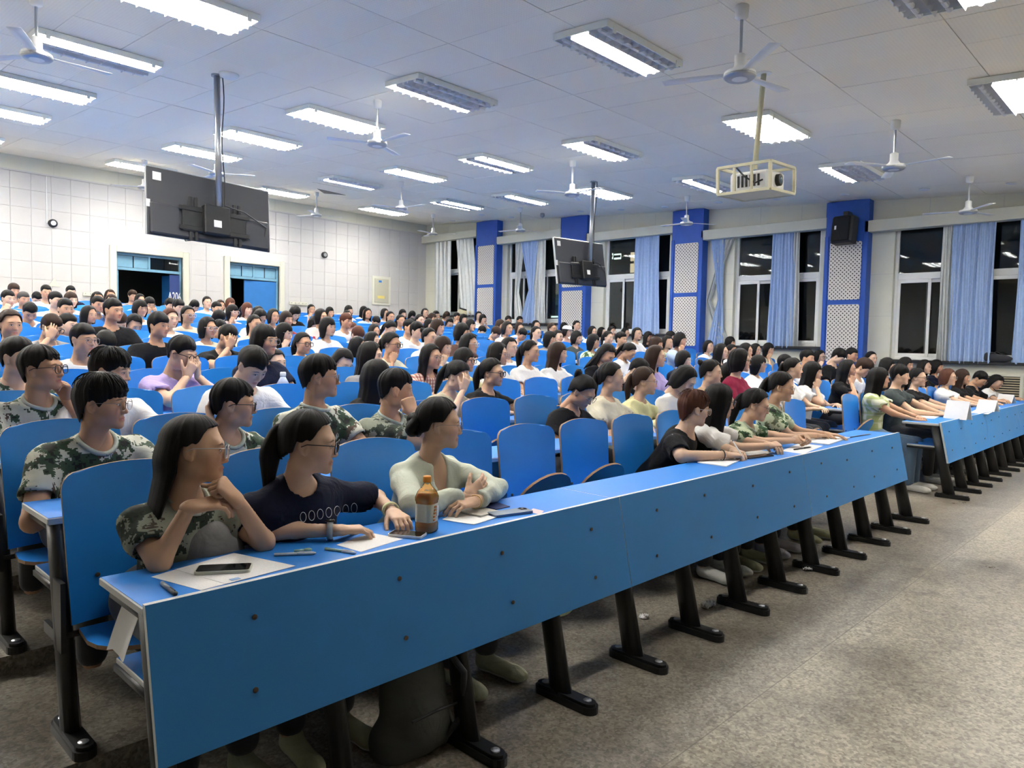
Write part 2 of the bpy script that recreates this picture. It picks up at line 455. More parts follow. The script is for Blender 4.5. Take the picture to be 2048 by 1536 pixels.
for q in range(3):
    rl = MB().mat(redp)
    for s_ in range(3): rl.box(-.13 + .05 * s_, -.06 + .07 * s_, -.007, -.004, .66 - .17 * q - .03 * s_, .675 - .17 * q - .03 * s_)
    rl.build('red_lettering', pso)

# wall fittings on the back wall
def fit(name, label, cat, loc): r = empty(name, loc); return tag(r, label, cat)
for nm, px in (('left of the doors', (105, 447)), ('right of the doors', (648, 510))):
    p = onY(px, YB)
    r = fit('wall_speaker', 'small round dark wall speaker %s' % nm, 'speaker', (p[0], YB - .005, p[2]))
    b = MB().mat(M['blackp']); b.lathe([(.085, 0), (.085, .05), (.07, .065)], n=20); o = b.build('speaker_body', r, True); o.rotation_euler = (math.pi / 2, 0, 0)
    b = MB().mat(M['steel']); b.lathe([(.05, .064), (.048, .07)], n=16); o = b.build('speaker_cone', r); o.rotation_euler = (math.pi / 2, 0, 0)
p0 = onY((92, 360), YB); p1 = onY((98, 447), YB)
b = MB().mat(M['white']); b.tube([(p0[0], YB - .01, ztop - .03), (p0[0] + .0, YB - .01, p1[2]), (p1[0] + .05, YB - .01, p1[2])], .012, 6); tag(b.build('conduit'), 'white cable conduit running down to the left wall speaker', 'conduit')
p = onY((108, 568), YB)
b = MB().mat(M['creamd']); b.prism([(-.11, -.05), (.11, -.05), (0, .12)], 1, -.012, 0)
o = b.build('broken_tile_patch'); o.location = (p[0], YB - .004, p[2]); tag(o, 'triangular bare patch in the tiles at the left of the back wall', 'wall patch')
for (pa, pb, w) in (((165, 588), (213, 586), 'left'), ((578, 606), (614, 609), 'right')):
    a = onY(pa, YB); c = onY(pb, YB)
    r = fit('coat_rail', 'cream rail of wall hooks %s of the doors' % w, 'coat rail', (a[0], YB - .005, a[2]))
    b = MB().mat(M['creamd']); L_ = c[0] - a[0]; b.bbox(0, L_, -.025, 0, -.04, .04, .006); b.build('board', r)
    for i in range(5):
        b = MB().mat(M['steel']); x = L_ * (i + .5) / 5; b.tube([(x, -.025, .01), (x, -.055, 0), (x, -.06, .025)], .006, 6); b.build('hook', r)
a = onY((747, 555), YB); c = onY((777, 608), YB)
r = fit('electrical_cabinet', 'recessed cream electrical cabinet with yellow sticker on the back wall', 'cabinet', (a[0], YB - .004, c[2]))
Wc, Hc = c[0] - a[0], a[2] - c[2]
b = MB().mat(M['cream']); b.bbox(-.06, Wc + .06, -.02, 0, -.05, Hc + .05, .01); b.build('cabinet_frame', r)
b = MB().mat(plain('cabinet_door', (.50, .49, .38), .5)); b.bbox(.02, Wc - .02, -.035, -.02, .02, Hc - .02, .006); dd = b.build('cabinet_door', r)
b = MB().mat(plain('sticker_yellow', (.75, .62, .18), .5)); b.box(.12, Wc - .18, -.039, -.036, .14, .22); b.build('sticker', dd)
b = MB().mat(M['doorblue']); b.box(.16, .26, -.039, -.036, Hc - .13, Hc - .07); b.build('lock_plate', dd)

# ------------------------------------------------------------------ window wall: bays step down with the floor
#  bay: y_back, y_front (opening), sill z, transom z, valance bottom z, valance y range
BAYS = [(17.15, 15.35, 2.30, 3.62, 4.49, (17.58, 15.16)), (14.12, 12.20, 2.05, 3.39, 4.20, (14.36, 12.02)), (10.82, 9.00, 1.78, 3.15, 4.01, (11.24, 8.80)),
        (7.42, 5.62, 1.545, 2.95, 3.79, (8.10, 5.44)), (4.30, 2.25, 1.335, 2.84, 3.655, (4.76, 1.95)), (.95, -1.1, 1.30, 2.80, 3.64, (1.25, -1.4))]
COLS = [(15.156, 14.32), (12.054, 11.20), (8.817, 8.05), (5.462, 4.69), (1.95, 1.25), (-1.4, -2.1)]
mb = MB().mat(M['cream'])
ys = YB + .1
for (yb, yf, sz, tz, vb, vr) in BAYS:
    mb.box(XW, XW + .3, yb, ys, -.2, 5.4); mb.box(XW, XW + .3, yf, yb, -.2, sz); mb.box(XW, XW + .3, yf, yb, vb + .12, 5.4); ys = yf
mb.box(XW, XW + .3, YF, ys, -.2, 5.4)
wr = tag(mb.build('wall_right'), 'cream window wall with blue columns', kind='structure')
mb = MB().mat(M['joint'])
for (yb, yf, sz, tz, vb, vr) in BAYS[:5]:
    for q in (.34, .67): mb.box(XW - .0015, XW + .001, yb, yb + .5, sz + q * (vb - sz), sz + q * (vb - sz) + .006)
    mb.box(XW - .0015, XW + .001, yb - .55, yb - .544, vb + .25, ceilz(yb)); mb.box(XW - .0015, XW + .001, yf + .4, yf + .406, vb + .25, ceilz(yf))
mb.build('board_joints', wr)
XG = XW + .13
for n, (yb, yf, sz, tz, vb, vr) in enumerate(BAYS):
    r = empty('window_%d' % (n + 1), (XG, yf, sz)); tag(r, 'tall dark sliding window with white frame, number %d from the back wall' % (n + 1), kind='structure')
    W_ = yb - yf; H = vb + .12 - sz; t = tz - sz
    f = MB().mat(M['whitep']); fw = .055
    for a, b, c, e in ((0, fw, 0, H), (W_ - fw, W_, 0, H), (fw, W_ - fw, 0, .06), (fw, W_ - fw, H - .05, H), (fw, W_ - fw, t - .06, t + .06), (W_ * .5 - .025, W_ * .5 + .025, t + .06, H - .05)): f.bbox(-.04, .04, a, b, c, e, .006)
    f.build('window_frame', r)
    for i in range(2):
        p = MB().mat(M['glass']); p.box(-.004, .004, fw + (W_ / 2 - .03) * i + (.05 if i else 0), W_ / 2 - .025 if i == 0 else W_ - fw, t + .06, H - .05); p.build('upper_pane', r)
    sw = (W_ - 2 * fw) / 3.55
    for i in range(4):
        y0 = fw + i * (W_ - 2 * fw - sw) / 3; x = -.022 if i in (0, 3) else .018
        s = MB().mat(M['whitep'])
        for a, b, c, e in ((y0, y0 + .05, .06, t - .06), (y0 + sw - .05, y0 + sw, .06, t - .06), (y0 + .05, y0 + sw - .05, .06, .12), (y0 + .05, y0 + sw - .05, t - .12, t - .06)): s.bbox(x - .014, x + .014, a, b, c, e, .004)
        so = s.build('sash', r)
        p = MB().mat(M['glass']); p.box(x - .003, x + .003, y0 + .05, y0 + sw - .05, .12, t - .12); p.build('pane', so)
    # dark stone sill and cream skirt below
    s = MB().mat(M['dark']); s.bbox(XW - .12 - XG, .0, -.12, W_ + .12, -.05, 0, .008); s.build('window_sill', r)
    v = MB().mat(M['creamd']); v.bbox(14.20, XW, vr[1], vr[0], vb, vb + .205, .006)
    tag(v.build('trim_%d' % (n + 2)), 'long cream curtain pelmet box above window %d from the back' % (n + 1), kind='structure')
for n, (y1, y0) in enumerate(COLS):
    zc = ceilz((y0 + y1) / 2)
    k = max(0, (y0 - 1.7) / PITCH); zf = fz(int(k)) - .1
    r = empty('column', (14.2, (y0 + y1) / 2, zf)); tag(r, 'blue wall column with cream perforated panels, number %d from the back wall' % (n + 1), 'column', 'blue columns along the window wall')
    w = (y1 - y0) / 2
    b = MB().mat(M['colblue']); b.bbox(0, .23, -w, w, 0, zc - zf - .01, .006)
    for (a, c) in ((-w, -w + .07), (w - .07, w)): b.bbox(-.018, 0, a, c, 0, zc - zf - .65, .004)
    b.build('column_shaft', r)
    top = (4.20, 4.0, 3.75, 3.50, 3.4, 3.3)[n] - zf
    for i in range(3):
        z1 = top - i * 1.16; z0 = max(.06, z1 - 1.07)
        if z1 < .3: break
        p = MB().mat(M['perf']); rr = .03; a = w - .10
        poly = []
        for cx, cz, st in ((a - rr, z1 - rr, 0), (-a + rr, z1 - rr, 90), (-a + rr, z0 + rr, 180), (a - rr, z0 + rr, 270)):
            for q in range(4): an = math.radians(st + q * 30); poly.append((cx + rr * math.cos(an), cz + rr * math.sin(an)))
        p.prism(poly, 0, -.014, -.001); p.build('perforated_panel', r)

# curtains: wavy cloth with thickness
def curtain(px0, px1, bay, mat, label, folds=5, pinch=None, bot=None, xoff=0.0, flare=1.0, zb=None, slant=0.0):
    yb, yf, sz, tz, vb, vr = BAYS[bay]
    X = 14.33 + xoff
    ya = onX((px0, 480), X)[1]; yc = onX((px1, 480), X)[1]
    zt = vb + .06; zbot = (sz - .03) if zb is None else zb
    nz, ny = 40, folds * 8
    mid = (ya + yc) / 2; hw = abs(ya - yc) / 2
    V = []; rs = random.Random(int(px0) * 7 + bay)
    ph = [rs.uniform(0, 6.28) for _ in range(4)]
    for j in range(nz + 1):
        t = j / nz; z = zt + (zbot - zt) * t
        if pinch is not None:
            tp, wp, sh = pinch
            q = abs(t - tp) / (tp if t < tp else (1 - tp)); k = wp + (1 - wp) * min(1, q) ** 1.1
            if t > tp: k = wp + (flare - wp) * min(1, q) ** .8
            off = sh * (1 - min(1, q))
        else: k = 1 + (flare - 1) * t; off = 0
        off += slant * t
        for i in range(ny + 1):
            u = i / ny * 2 - 1
            wv = math.sin(u * folds * math.pi + ph[0] + .5 * math.sin(3 * t + ph[1])) * .030 + math.sin(u * folds * 2.1 + ph[2] + 2 * t) * .014
            wv *= (.6 + .6 * t) * (1.0 if k > .6 else .75)
            y = mid - (u * hw * k + off) + .008 * math.sin(u * 9 + t * 5 + ph[3])
            V.append((X + wv, y, z + (.012 * math.sin(u * 7 + ph[1]) if j == nz else 0)))
    n = len(V); F = []
    A = np.array(V)
    for j in range(nz):
        for i in range(ny): a = j * (ny + 1) + i; F.append([a, a + 1, a + ny + 2, a + ny + 1])
    back = A + np.array([.006, 0, 0])
    Fb = [[q + n for q in f[::-1]] for f in F]
    rim = []
    for i in range(ny): rim.append([i, i + n, i + 1 + n, i + 1]); b0 = nz * (ny + 1) + i; rim.append([b0, b0 + 1, b0 + 1 + n, b0 + n])
    for j in range(nz): a = j * (ny + 1); rim.append([a, a + ny + 1, a + ny + 1 + n, a + n]); a += ny; rim.append([a, a + n, a + n + ny + 1, a + ny + 1])
    m = MB().mat(mat); m.add(list(V) + [tuple(q) for q in back], F + Fb + rim)
    o = m.build('curtain', None, True); tag(o, label, 'curtain', 'window curtains')
    return o
CB, CS = M['curtain'], M['silver']
curtain(872, 904, 0, CS, 'narrow silver curtain nearest the back corner', 4)
curtain(912, 946, 0, CS, 'slanting silver curtain left of the rearmost blue column', 5, slant=.25)
curtain(1031, 1050, 1, CS, 'silver curtain edge on the left of the tied blue curtain, second window', 3, pinch=(.62, .40, -.10), xoff=.03)
curtain(1042, 1078, 1, CB, 'blue curtain tied in at the middle, second window from the back', 5, pinch=(.60, .24, .10), flare=.85)
curtain(1072, 1092, 1, CS, 'silver curtain hanging right of the tied blue curtain, second window', 4, flare=1.35, xoff=.02)
curtain(1272, 1320, 2, CB, 'wide straight blue curtain on the third window from the back', 7, flare=1.12)
curtain(1421, 1450, 3, CB, 'blue curtain tied in at the left of the fourth window', 5, pinch=(.58, .32, .10), flare=1.15)
curtain(1445, 1470, 3, CS, 'silver lining curtain gathered into the tied curtain, fourth window', 4, pinch=(.58, .30, -.42), flare=.9, xoff=.03)
curtain(1545, 1590, 3, CB, 'straight blue curtain in the middle of the fourth window', 7, flare=1.2)
curtain(1585, 1600, 3, CS, 'silver strip of curtain right of the blue one, fourth window', 3, flare=1.7, xoff=.03)
curtain(1886, 1915, 4, CS, 'crumpled silver curtain on the front window', 4, flare=1.2, xoff=.03)
curtain(1906, 1992, 4, CB, 'broad blue curtain on the front window', 9, flare=1.0)
curtain(2040, 2110, 4, CB, 'blue curtain cut off by the right edge of the picture', 6, flare=1.1)

# lit building outside
og = emis('lit_room_outside', (.80, .95, .80), 1.6); ow = emis('lit_corridor_outside', (1.0, .80, .5), .8)
mb = MB().mat(M['void']); mb.box(27.0, 27.4, 4, 34, -3, 9)
blo = mb.build('building'); tag(blo, 'dark building outside with a few lit windows', 'building')
for (x0, y0, x1, y1, mt_) in ((1168, 590, 1207, 628, og), (1168, 640, 1205, 690, og), (1211, 508, 1226, 518, og), (1229, 508, 1242, 518, og), (1262, 505, 1268, 545, ow), (1103, 632, 1119, 643, og)):  # last entry is a green railing drawn as a glowing pane
    a = onX((x0, y0), 26.98); c = onX((x1, y1), 26.98)
    w = MB().mat(mt_); w.box(26.95, 26.99, c[1], a[1], c[2], a[2]); w.build('glow_pane', blo)
    w = MB().mat(M['blackp']); w.box(26.90, 26.95, c[1], a[1], (a[2] + c[2]) / 2 - .05, (a[2] + c[2]) / 2 + .05); w.build('window_bar', blo)

# radiator grille below the front window
p0 = onX((1950, 738), XW); p1 = onX((2040, 775), XW)
r = empty('radiator_grille', (XW - .01, 0, 0)); tag(r, 'wooden slatted radiator grille below the front window', 'grille')
g = MB().mat(M['creamd']); y0, y1, z0, z1 = p1[1], p0[1], .62, 1.10
for a, b, c, e in ((y0 - .05, y0, z0 - .05, z1 + .05), (y1, y1 + .05, z0 - .05, z1 + .05), (y0, y1, z1, z1 + .05), (y0, y1, z0 - .05, z0)): g.bbox(-.03, 0, a, b, c, e, .005)
g.build('grille_frame', r)
sl = MB().mat(plain('grille_slat_wood', (.38, .33, .22), .6)); sl.box(-.022, -.004, y0, y1, -.010, .010); sm = sl.mesh('slat')
for i in range(12): inst('slat', sm, r, (0, 0, z0 + (i + .5) * (z1 - z0) / 12), (0, math.radians(0), 0))
g = MB().mat(M['dark']); g.box(-.003, -.001, y0, y1, z0, z1); g.build('grille_back', r)

# speaker box on the fourth column
p = onX((1667, 435), 13.95); q = onX((1710, 487), 13.95)
r = empty('loudspeaker', (13.98, (p[1] + q[1]) / 2, q[2])); tag(r, 'black loudspeaker box bolted high on the blue column beside the front window', 'loudspeaker')
b = MB().mat(M['blackp']); w = (p[1] - q[1]) / 2; hh = p[2] - q[2]
b.bbox(-.16, .08, -w, w, 0, hh, .03); o = b.build('cabinet', r); o.rotation_euler = (0, math.radians(7), math.radians(-10))
b = MB().mat(plain('speaker_cloth', (.008, .008, .009), .9)); b.bbox(-.185, -.155, -w + .03, w - .03, .03, hh - .03, .02); o2 = b.build('grille_cloth', r); o2.rotation_euler = o.rotation_euler
b = MB().mat(M['white']); b.box(-.19, -.184, w - .12, w - .085, hh * .48, hh * .62); o3 = b.build('badge', r); o3.rotation_euler = o.rotation_euler
b = MB().mat(M['black']); b.bbox(.02, .20, -.05, .05, hh * .8, hh + .10, .008); b.build('bracket', r)


# ------------------------------------------------------------------ ceiling fixtures
XC = [2.02, 5.02, 8.10, 11.05]; YC = [1.84, 4.40, 6.90, 9.12, 11.34, 13.40, 16.32]
FLAGS = {(2, 0): (0, 1, 1), (1, 0): (0, 0, 1), (3, 0): (1, 1, 0), (0, 0): (0, 1, 0), (0, 1): (1, 1, 1), (1, 1): (0, 1, 0), (2, 1): (1, 1, 1), (3, 1): (1, 0, 0), (0, 2): (1, 1, 1), (1, 2): (1, 0, 0), (2, 2): (1, 1, 0), (3, 2): (0, 1, 0),
         (0, 3): (0, 0, 1), (1, 3): (1, 1, 1), (2, 3): (1, 0, 1), (3, 3): (1, 1, 1), (0, 4): (1, 1, 1), (1, 4): (1, 1, 1), (2, 4): (0, 1, 1), (3, 4): (0, 0, 1), (0, 5): (1, 1, 1), (1, 5): (1, 1, 1), (2, 5): (0, 1, 0), (3, 5): (1, 0, 1),
         (0, 6): (1, 1, 1), (1, 6): (1, 1, 1), (2, 6): (1, 1, 1), (3, 6): (1, 1, 1)}
ORD = ['first', 'second', 'third', 'fourth', 'fifth', 'sixth', 'seventh', 'eighth', 'ninth', 'tenth', 'eleventh', 'twelfth', 'thirteenth', 'fourteenth', 'fifteenth', 'sixteenth', 'seventeenth', 'eighteenth', 'nineteenth', 'twentieth']
LX, LY, LH, LB = 1.20, .60, .085, .058
hm = MB().mat(M['housing'])
t = .012
hm.box(0, LX, -LY, 0, -.012, 0); hm.box(0, t, -LY, 0, -LB, -.012); hm.box(LX - t, LX, -LY, 0, -LB, -.012); hm.box(t, LX - t, -LY, -LY + t, -LB, -.012); hm.box(t, LX - t, -t, 0, -LB, -.012)
for x in (.10, LX - .10): hm.box(x - .02, x + .02, -LY - .008, -LY, -LH - .004, -.03)
hme = hm.mesh('lamp_housing')
lm = MB().mat(M['louver'])
for i in (1, 2): lm.prism([(-LY * i / 3 - .02, -.02), (-LY * i / 3 + .02, -.02), (-LY * i / 3, -LH)], 0, t, LX - t)
for i in range(1, 10): x = LX * i / 10; lm.prism([(x - .006, -.03), (x + .006, -.03), (x, -LH + .004)], 1, -LY + t, -t)
# prism(axis=1) takes (x, z)
lme = lm.mesh('lamp_louver')
def trough(mat):
    m = MB().mat(mat); pts = []
    for i in range(9): a = math.pi * i / 8; pts.append((.082 * math.cos(a), -.045 + .028 * math.sin(a)))
    v = []; f = []
    for x in (t + .004, LX - t - .004):
        for p in pts: v.append((x, p[0], p[1]))
    for i in range(8): f.append([i, i + 1, 9 + i + 1, 9 + i])
    m.add(v, f); m.tube([(.03, 0, -.058), (LX - .03, 0, -.058)], .022, 10); return m.mesh('lamp_tube')
tl, tf = trough(M['tubelit']), trough(M['tubeoff'])
def lamp(ix, iy, x, y, flags, label):
    ya = y; z = ceilz(ya) - .004
    r = empty('ceiling_light', (x, y, z)); r.rotation_euler = (math.atan(.0635), 0, 0)
    tag(r, label, 'ceiling light', 'fluorescent ceiling lights')
    inst('housing', hme, r); inst('louver', lme, r)
    for k, fl in enumerate(flags): inst('tube_lit' if fl else 'tube_off', tl if fl else tf, r, (0, -LY * (k + .5) / 3, 0))
for ix, x in enumerate(XC):
    for iy, y in enumerate(YC):
        fl = FLAGS.get((ix, iy), (1, 1, 1))
        lamp(ix, iy, x, y, fl, 'louvred ceiling light, %s from the stage, in the %s line from the windows' % (ORD[iy], ORD[3 - ix]))
for ix, x in enumerate((-1.0, -4.0)):
    for iy, y in enumerate(YC): lamp(ix, iy, x, y, (1, 1, 1) if iy > 1 + ix else (0, 0, 0), 'louvred ceiling light beyond the left picture edge, %s line, %s from the stage' % (ORD[ix], ORD[iy]))
for ix, x in enumerate(XC): lamp(ix, 0, x, -1.0, (1, 1, 1) if ix >= 2 else (0, 0, 0), 'louvred ceiling light over the stage behind the camera, %s from the windows' % ORD[3 - ix])

# ceiling fans at rest
fr = MB().mat(M['whitep']); fr.tube([(0, 0, 0), (0, 0, -.30)], .012, 8); 
def fan(x, y, label, drop=.48, rot=0.3):
    z = ceilz(y)
    r = empty('ceiling_fan', (x, y, z)); tag(r, label, 'ceiling fan', 'white ceiling fans')
    b = MB().mat(M['white']); b.lathe([(.028, -.11), (.05, -.09), (.055, -.01), (.05, 0)], n=14); b.build('canopy', r, True)
    b = MB().mat(M['steel']); b.tube([(0, 0, -.08), (0, 0, -drop + .12)], .013, 8); b.build('rod', r)
    b = MB().mat(M['white']); b.lathe([(.05, -drop - .065), (.10, -drop - .06), (.125, -drop - .035), (.12, -drop - .01), (.07, -drop + .005), (.045, -drop + .04), (.045, -drop + .12), (.02, -drop + .135)], n=20); mo = b.build('motor', r, True)
    b = MB().mat(M['steel']); b.lathe([(.105, -drop - .064), (.122, -drop - .05), (.128, -drop - .036)], n=20); b.build('motor_band', mo, True)
    for k in range(3):
        bl = MB().mat(M['white']); L0, L1 = .11, .60
        v = []; nn = 6
        for i in range(nn + 1):
            s = L0 + (L1 - L0) * i / nn; w = .030 + .022 * math.sin(min(1, i / nn * 1.3) * math.pi / 2)
            tw = .10 * (1 - .4 * i / nn)
            for sgn in (-1, 1): v.append((s, sgn * w, -drop - .02 + sgn * w * tw)); v.append((s, sgn * w, -drop - .024 + sgn * w * tw))
        f = []
        for i in range(nn):
            a = i * 4; c = a + 4
            f += [[a, c, c + 2, a + 2], [a + 1, a + 3, c + 3, c + 1], [a, a + 1, c + 1, c], [a + 2, c + 2, c + 3, a + 3]]
        f += [[0, 2, 3, 1], [nn * 4, nn * 4 + 1, nn * 4 + 3, nn * 4 + 2]]
        bl.add(v, f); o = bl.build('blade', r, True); o.rotation_euler = (0, 0, rot + k * 2 * math.pi / 3)
k = 0
for iy, y in enumerate((2.80, 7.60, 12.08, 15.30)):
    for ix, x in enumerate((1.80, 5.42, 9.22, 12.75)):
        if iy == 0 and ix == 0: continue
        k += 1; fan(x, y, 'white ceiling fan, %s from the stage, in the %s line from the windows' % (ORD[iy], ORD[3 - ix]), .50, random.uniform(0, 2))

# small round downlights and detectors along the window side of the ceiling
dl = MB().mat(M['whitep']); dl.lathe([(.075, -.015), (.08, 0)], n=18); dl.mat(M['tubeoff']); dl.lathe([(.055, -.017), (.06, -.014)], n=18); dlm = dl.mesh('downlight', True)
for i, px in enumerate([(905, 441), (963, 429), (1022, 434), (1161, 422), (1242, 419), (1330, 413), (1437, 404), (1553, 398), (1690, 388), (1849, 378), (2024, 366)]):
    p = onC(px); o = inst('downlight', dlm, None, (p[0], p[1], ceilz(p[1]) - .001), (math.atan(.0635), 0, 0)); tag(o, 'small round unlit downlight near the windows, %s from the back corner' % ORD[i], 'downlight', 'round downlights')
p = onC((458, 148)); b = MB().mat(M['white']); b.lathe([(.06, -.05), (.10, -.03), (.11, 0)], n=20); o = b.build('smoke_detector', None, True); o.location = (p[0], p[1], ceilz(p[1])); tag(o, 'round white smoke detector beside the left television pole', 'smoke detector')
p = onC((1085, 427)); b = MB().mat(M['steel']); b.lathe([(.02, -.10), (.06, -.06), (.05, 0)], n=14); o = b.build('ceiling_camera', None, True); o.location = (p[0], p[1], ceilz(p[1])); tag(o, 'small steel dome camera on the ceiling between two rear columns', 'camera')
# opened ceiling hatch (black triangle) near the back
p = onC((660, 384)); b = MB().mat(M['blackp']); b.prism([(-.42, -.12), (.42, .0), (-.02, .22)], 2, -.004, 0); o = b.build('ceiling_gap'); o.location = (p[0], p[1], ceilz(p[1]) - .004); tag(o, 'dark open gap in the ceiling boards near the back wall', 'ceiling gap')

# televisions on poles, backs towards us
def tv(px_top, y, x0, x1, ztop, zbot, xp0, xp1, label, tilt):
    xc = (x0 + x1) / 2; zc = (ztop + zbot) / 2
    r = empty('television', (xc, y, zc)); tag(r, label, 'television', 'televisions hung from the ceiling')
    w = (x1 - x0) / 2; hh = (ztop - zbot) / 2
    rot = (math.radians(-7), tilt, 0)
    b = MB().mat(plain('tv_back', (.034, .037, .044), .5)); b.bbox(-w, w, -.02, .02, -hh, hh, .006); b.bbox(-w * .97, w * .97, -.055, -.02, -hh * .98, -hh * .05, .018); sc = b.build('screen_back', r); sc.rotation_euler = rot
    b = MB().mat(M['steel'])
    for a, c, e, g in ((-w - .008, -w, -hh, hh), (w, w + .008, -hh, hh), (-w - .008, w + .008, hh, hh + .012)): b.bbox(a, c, -.012, .026, e, g, .003)
    b.build('bezel', sc)
    b = MB().mat(M['black'])
    zz = -hh * .35
    b.bbox(-.36, -.12, -.085, -.055, zz - .16, zz + .13, .006); b.bbox(.14, .38, -.085, -.055, zz - .16, zz + .13, .006); b.bbox(-.40, .42, -.095, -.085, zz + .07, zz + .12, .004); b.bbox(-.40, .42, -.095, -.085, zz - .15, zz - .10, .004); b.bbox(-.14, .16, -.16, -.06, zz - .17, zz + .16, .012)
    for x in (-.26, -.20, .25, .31): b.bbox(x - .018, x + .018, -.075, -.05, zz - .26, zz + .24, .004)
    mo = b.build('mount', sc)
    b = MB().mat(M['paper']); b.box(-.04, .05, -.163, -.161, zz - .09, zz - .01); b.build('sticker', mo)
    b = MB().mat(M['paper']); b.box(-w + .06, -w + .15, -.0235, -.021, hh - .14, hh - .05); b.box(-w - .01, -w + .03, -.026, -.02, -hh * .2, hh * .02); b.build('sticker', sc)
    zceil = ceilz(y)
    b = MB().mat(M['steel']); b.tube([(xp0 - xc, 0, zceil - zc), (xp1 - xc, -.10, zz + .10)], .036, 14); b.build('pole', r, True)
    b = MB().mat(M['steel']); b.lathe([(.062, -.02), (.062, 0)], (xp0 - xc, 0, zceil - zc), 18); b.build('ceiling_plate', r)
    b = MB().mat(M['blackp']); q = []
    for i in range(13):
        t_ = i / 12; q.append((xp0 - xc + (xp1 - xp0) * t_ + .045 + .015 * math.sin(9 * t_), -.045 - .08 * t_, (zceil - zc) + (zz + .2 - (zceil - zc)) * t_))
    b.tube(q, .007, 6); b.tube([q[-1], (q[-1][0] + .25, -.10, zz + .16), (w * .9, -.08, zz + .02), (w * .85, -.07, zz - .2), (w * .6, -.07, zz - .25)], .007, 6); b.tube([(-w * .65, -.07, zz - .12), (-w * .55, -.08, zz - .1), (-w * .45, -.07, zz - .25), (-.2, -.08, -hh * .95)], .006, 6); b.build('cable', r)
tv((433, 155), 8.45, 3.01, 4.43, 3.30, 2.55, 3.79, 3.77, 'large black television on a pole, back to us, above the left half of the room', math.radians(2.0))
tv((1187, 365), 8.40, 9.78, 11.18, 3.37, 2.56, 10.80, 10.62, 'black television on a pole, back to us, in front of the windows', math.radians(-1.5))

# projector in its cage
pt = onY((1535, 155), 3.33)
r = empty('projector', (6.86, 3.33, 3.10)); tag(r, 'white projector in a cream steel cage hanging from the ceiling', 'projector')
CG = plain('cage_cream_enamel', (.60, .56, .38), .5)
b = MB().mat(CG); hx, hy, hz = .29, .26, .125
for sx in (-1, 1):
    for sy in (-1, 1): b.bbox(sx * hx - .014, sx * hx + .014, sy * hy - .014, sy * hy + .014, -hz, hz, .003)
    for z in (-hz, hz): b.bbox(sx * hx - .014, sx * hx + .014, -hy, hy, z - .014, z + .014, .003)
    for q in (-.08, .09): b.bbox(sx * hx - .010, sx * hx + .010, q - .012, q + .012, -hz, hz, .003)
for sy in (-1, 1):
    for z in (-hz, hz): b.bbox(-hx, hx, sy * hy - .014, sy * hy + .014, z - .014, z + .014, .003)
b.box(-hx, hx, -hy, hy, -hz - .006, -hz + .002)
cg = b.build('cage', r)
b = MB().mat(M['white']); b.bbox(-.20, .20, -.20, .18, -hz + .012, hz - .05, .02); pb = b.build('projector_body', r)
b = MB().mat(M['blackp']); b.lathe([(.058, 0), (.058, .035), (.048, .04)], n=20); ln = b.build('lens_ring', pb, True); ln.location = (.02, -.20, -.01); ln.rotation_euler = (math.pi / 2, 0, 0)
b = MB().mat(plain('lens_glass', (.05, .10, .14), .08, spec=1.0)); b.lathe([(.040, .038), (.02, .046), (.004, .048)], n=18); b.build('lens', ln, True)
b = MB().mat(M['blackp']); 
for i in range(6): b.box(-.205, -.199, -.12 + i * .04, -.10 + i * .04, -.07, .04)
b.build('vent_slots', pb)
b = MB().mat(CG); b.tube([(pt[0] - 6.86, 0, ceilz(3.33) - 3.10), (.005, .02, hz)], .026, 12); b.build('pole', r, True)
b = MB().mat(M['whitep']); b.lathe([(.075, -.02), (.075, 0)], (pt[0] - 6.86, 0, ceilz(3.33) - 3.10), 18); b.build('ceiling_plate', r)
b = MB().mat(M['blackp']); b.tube([(-.24, .1, hz), (-.27, .0, .02), (-.25, -.1, -.05), (-.2, -.15, -.02)], .008, 6); b.build('cable', r)
r.rotation_euler = (0, math.radians(-4), math.radians(2))

# ------------------------------------------------------------------ lecture desks and folding seats
YD0, YD1 = 1.985, 2.33          # front and rear edge of the first row's tabletop
ZD = .745
MX0, MX1 = .69, 6.97            # middle block
RX0, RX1 = 8.32, 14.12          # window block
SP = (MX1 - MX0) / 12
NRS = 11; RS0 = 7.88; SPR = .522
def YR(k): return PITCH * k

def slab(x0, x1):
    """tabletop: blue faces, pale edge band"""
    m = MB().mat(M['edge']); m.bbox(x0, x1, YD0, YD1, -.024, 0, .003)
    m.mat(M['blue']); m.box(x0 + .004, x1 - .004, YD0 + .004, YD1 - .004, -.001, .0012); return m
def legmesh():
    m = MB().mat(M['black'])
    # slanting oval column from under the top down to the foot
    n = 12; v = []; f = []
    for y, z, wx, wy in ((1.872, .035, .030, .056), (1.955, .40, .028, .048), (2.03, .72, .026, .044)):
        for j in range(n): a = 2 * math.pi * j / n; v.append((wx * math.cos(a), y + wy * math.sin(a), z))
    for i in range(2):
        for j in range(n): f.append([i * n + j, i * n + (j + 1) % n, (i + 1) * n + (j + 1) % n, (i + 1) * n + j])
    f += [list(range(n))[::-1], [2 * n + j for j in range(n)]]
    m.add(v, f); m.box(-.015, .015, 1.99, 2.30, .69, .72); m.box(-.012, .012, 1.96, 2.28, .475, .495)
    return m.mesh('leg', True)
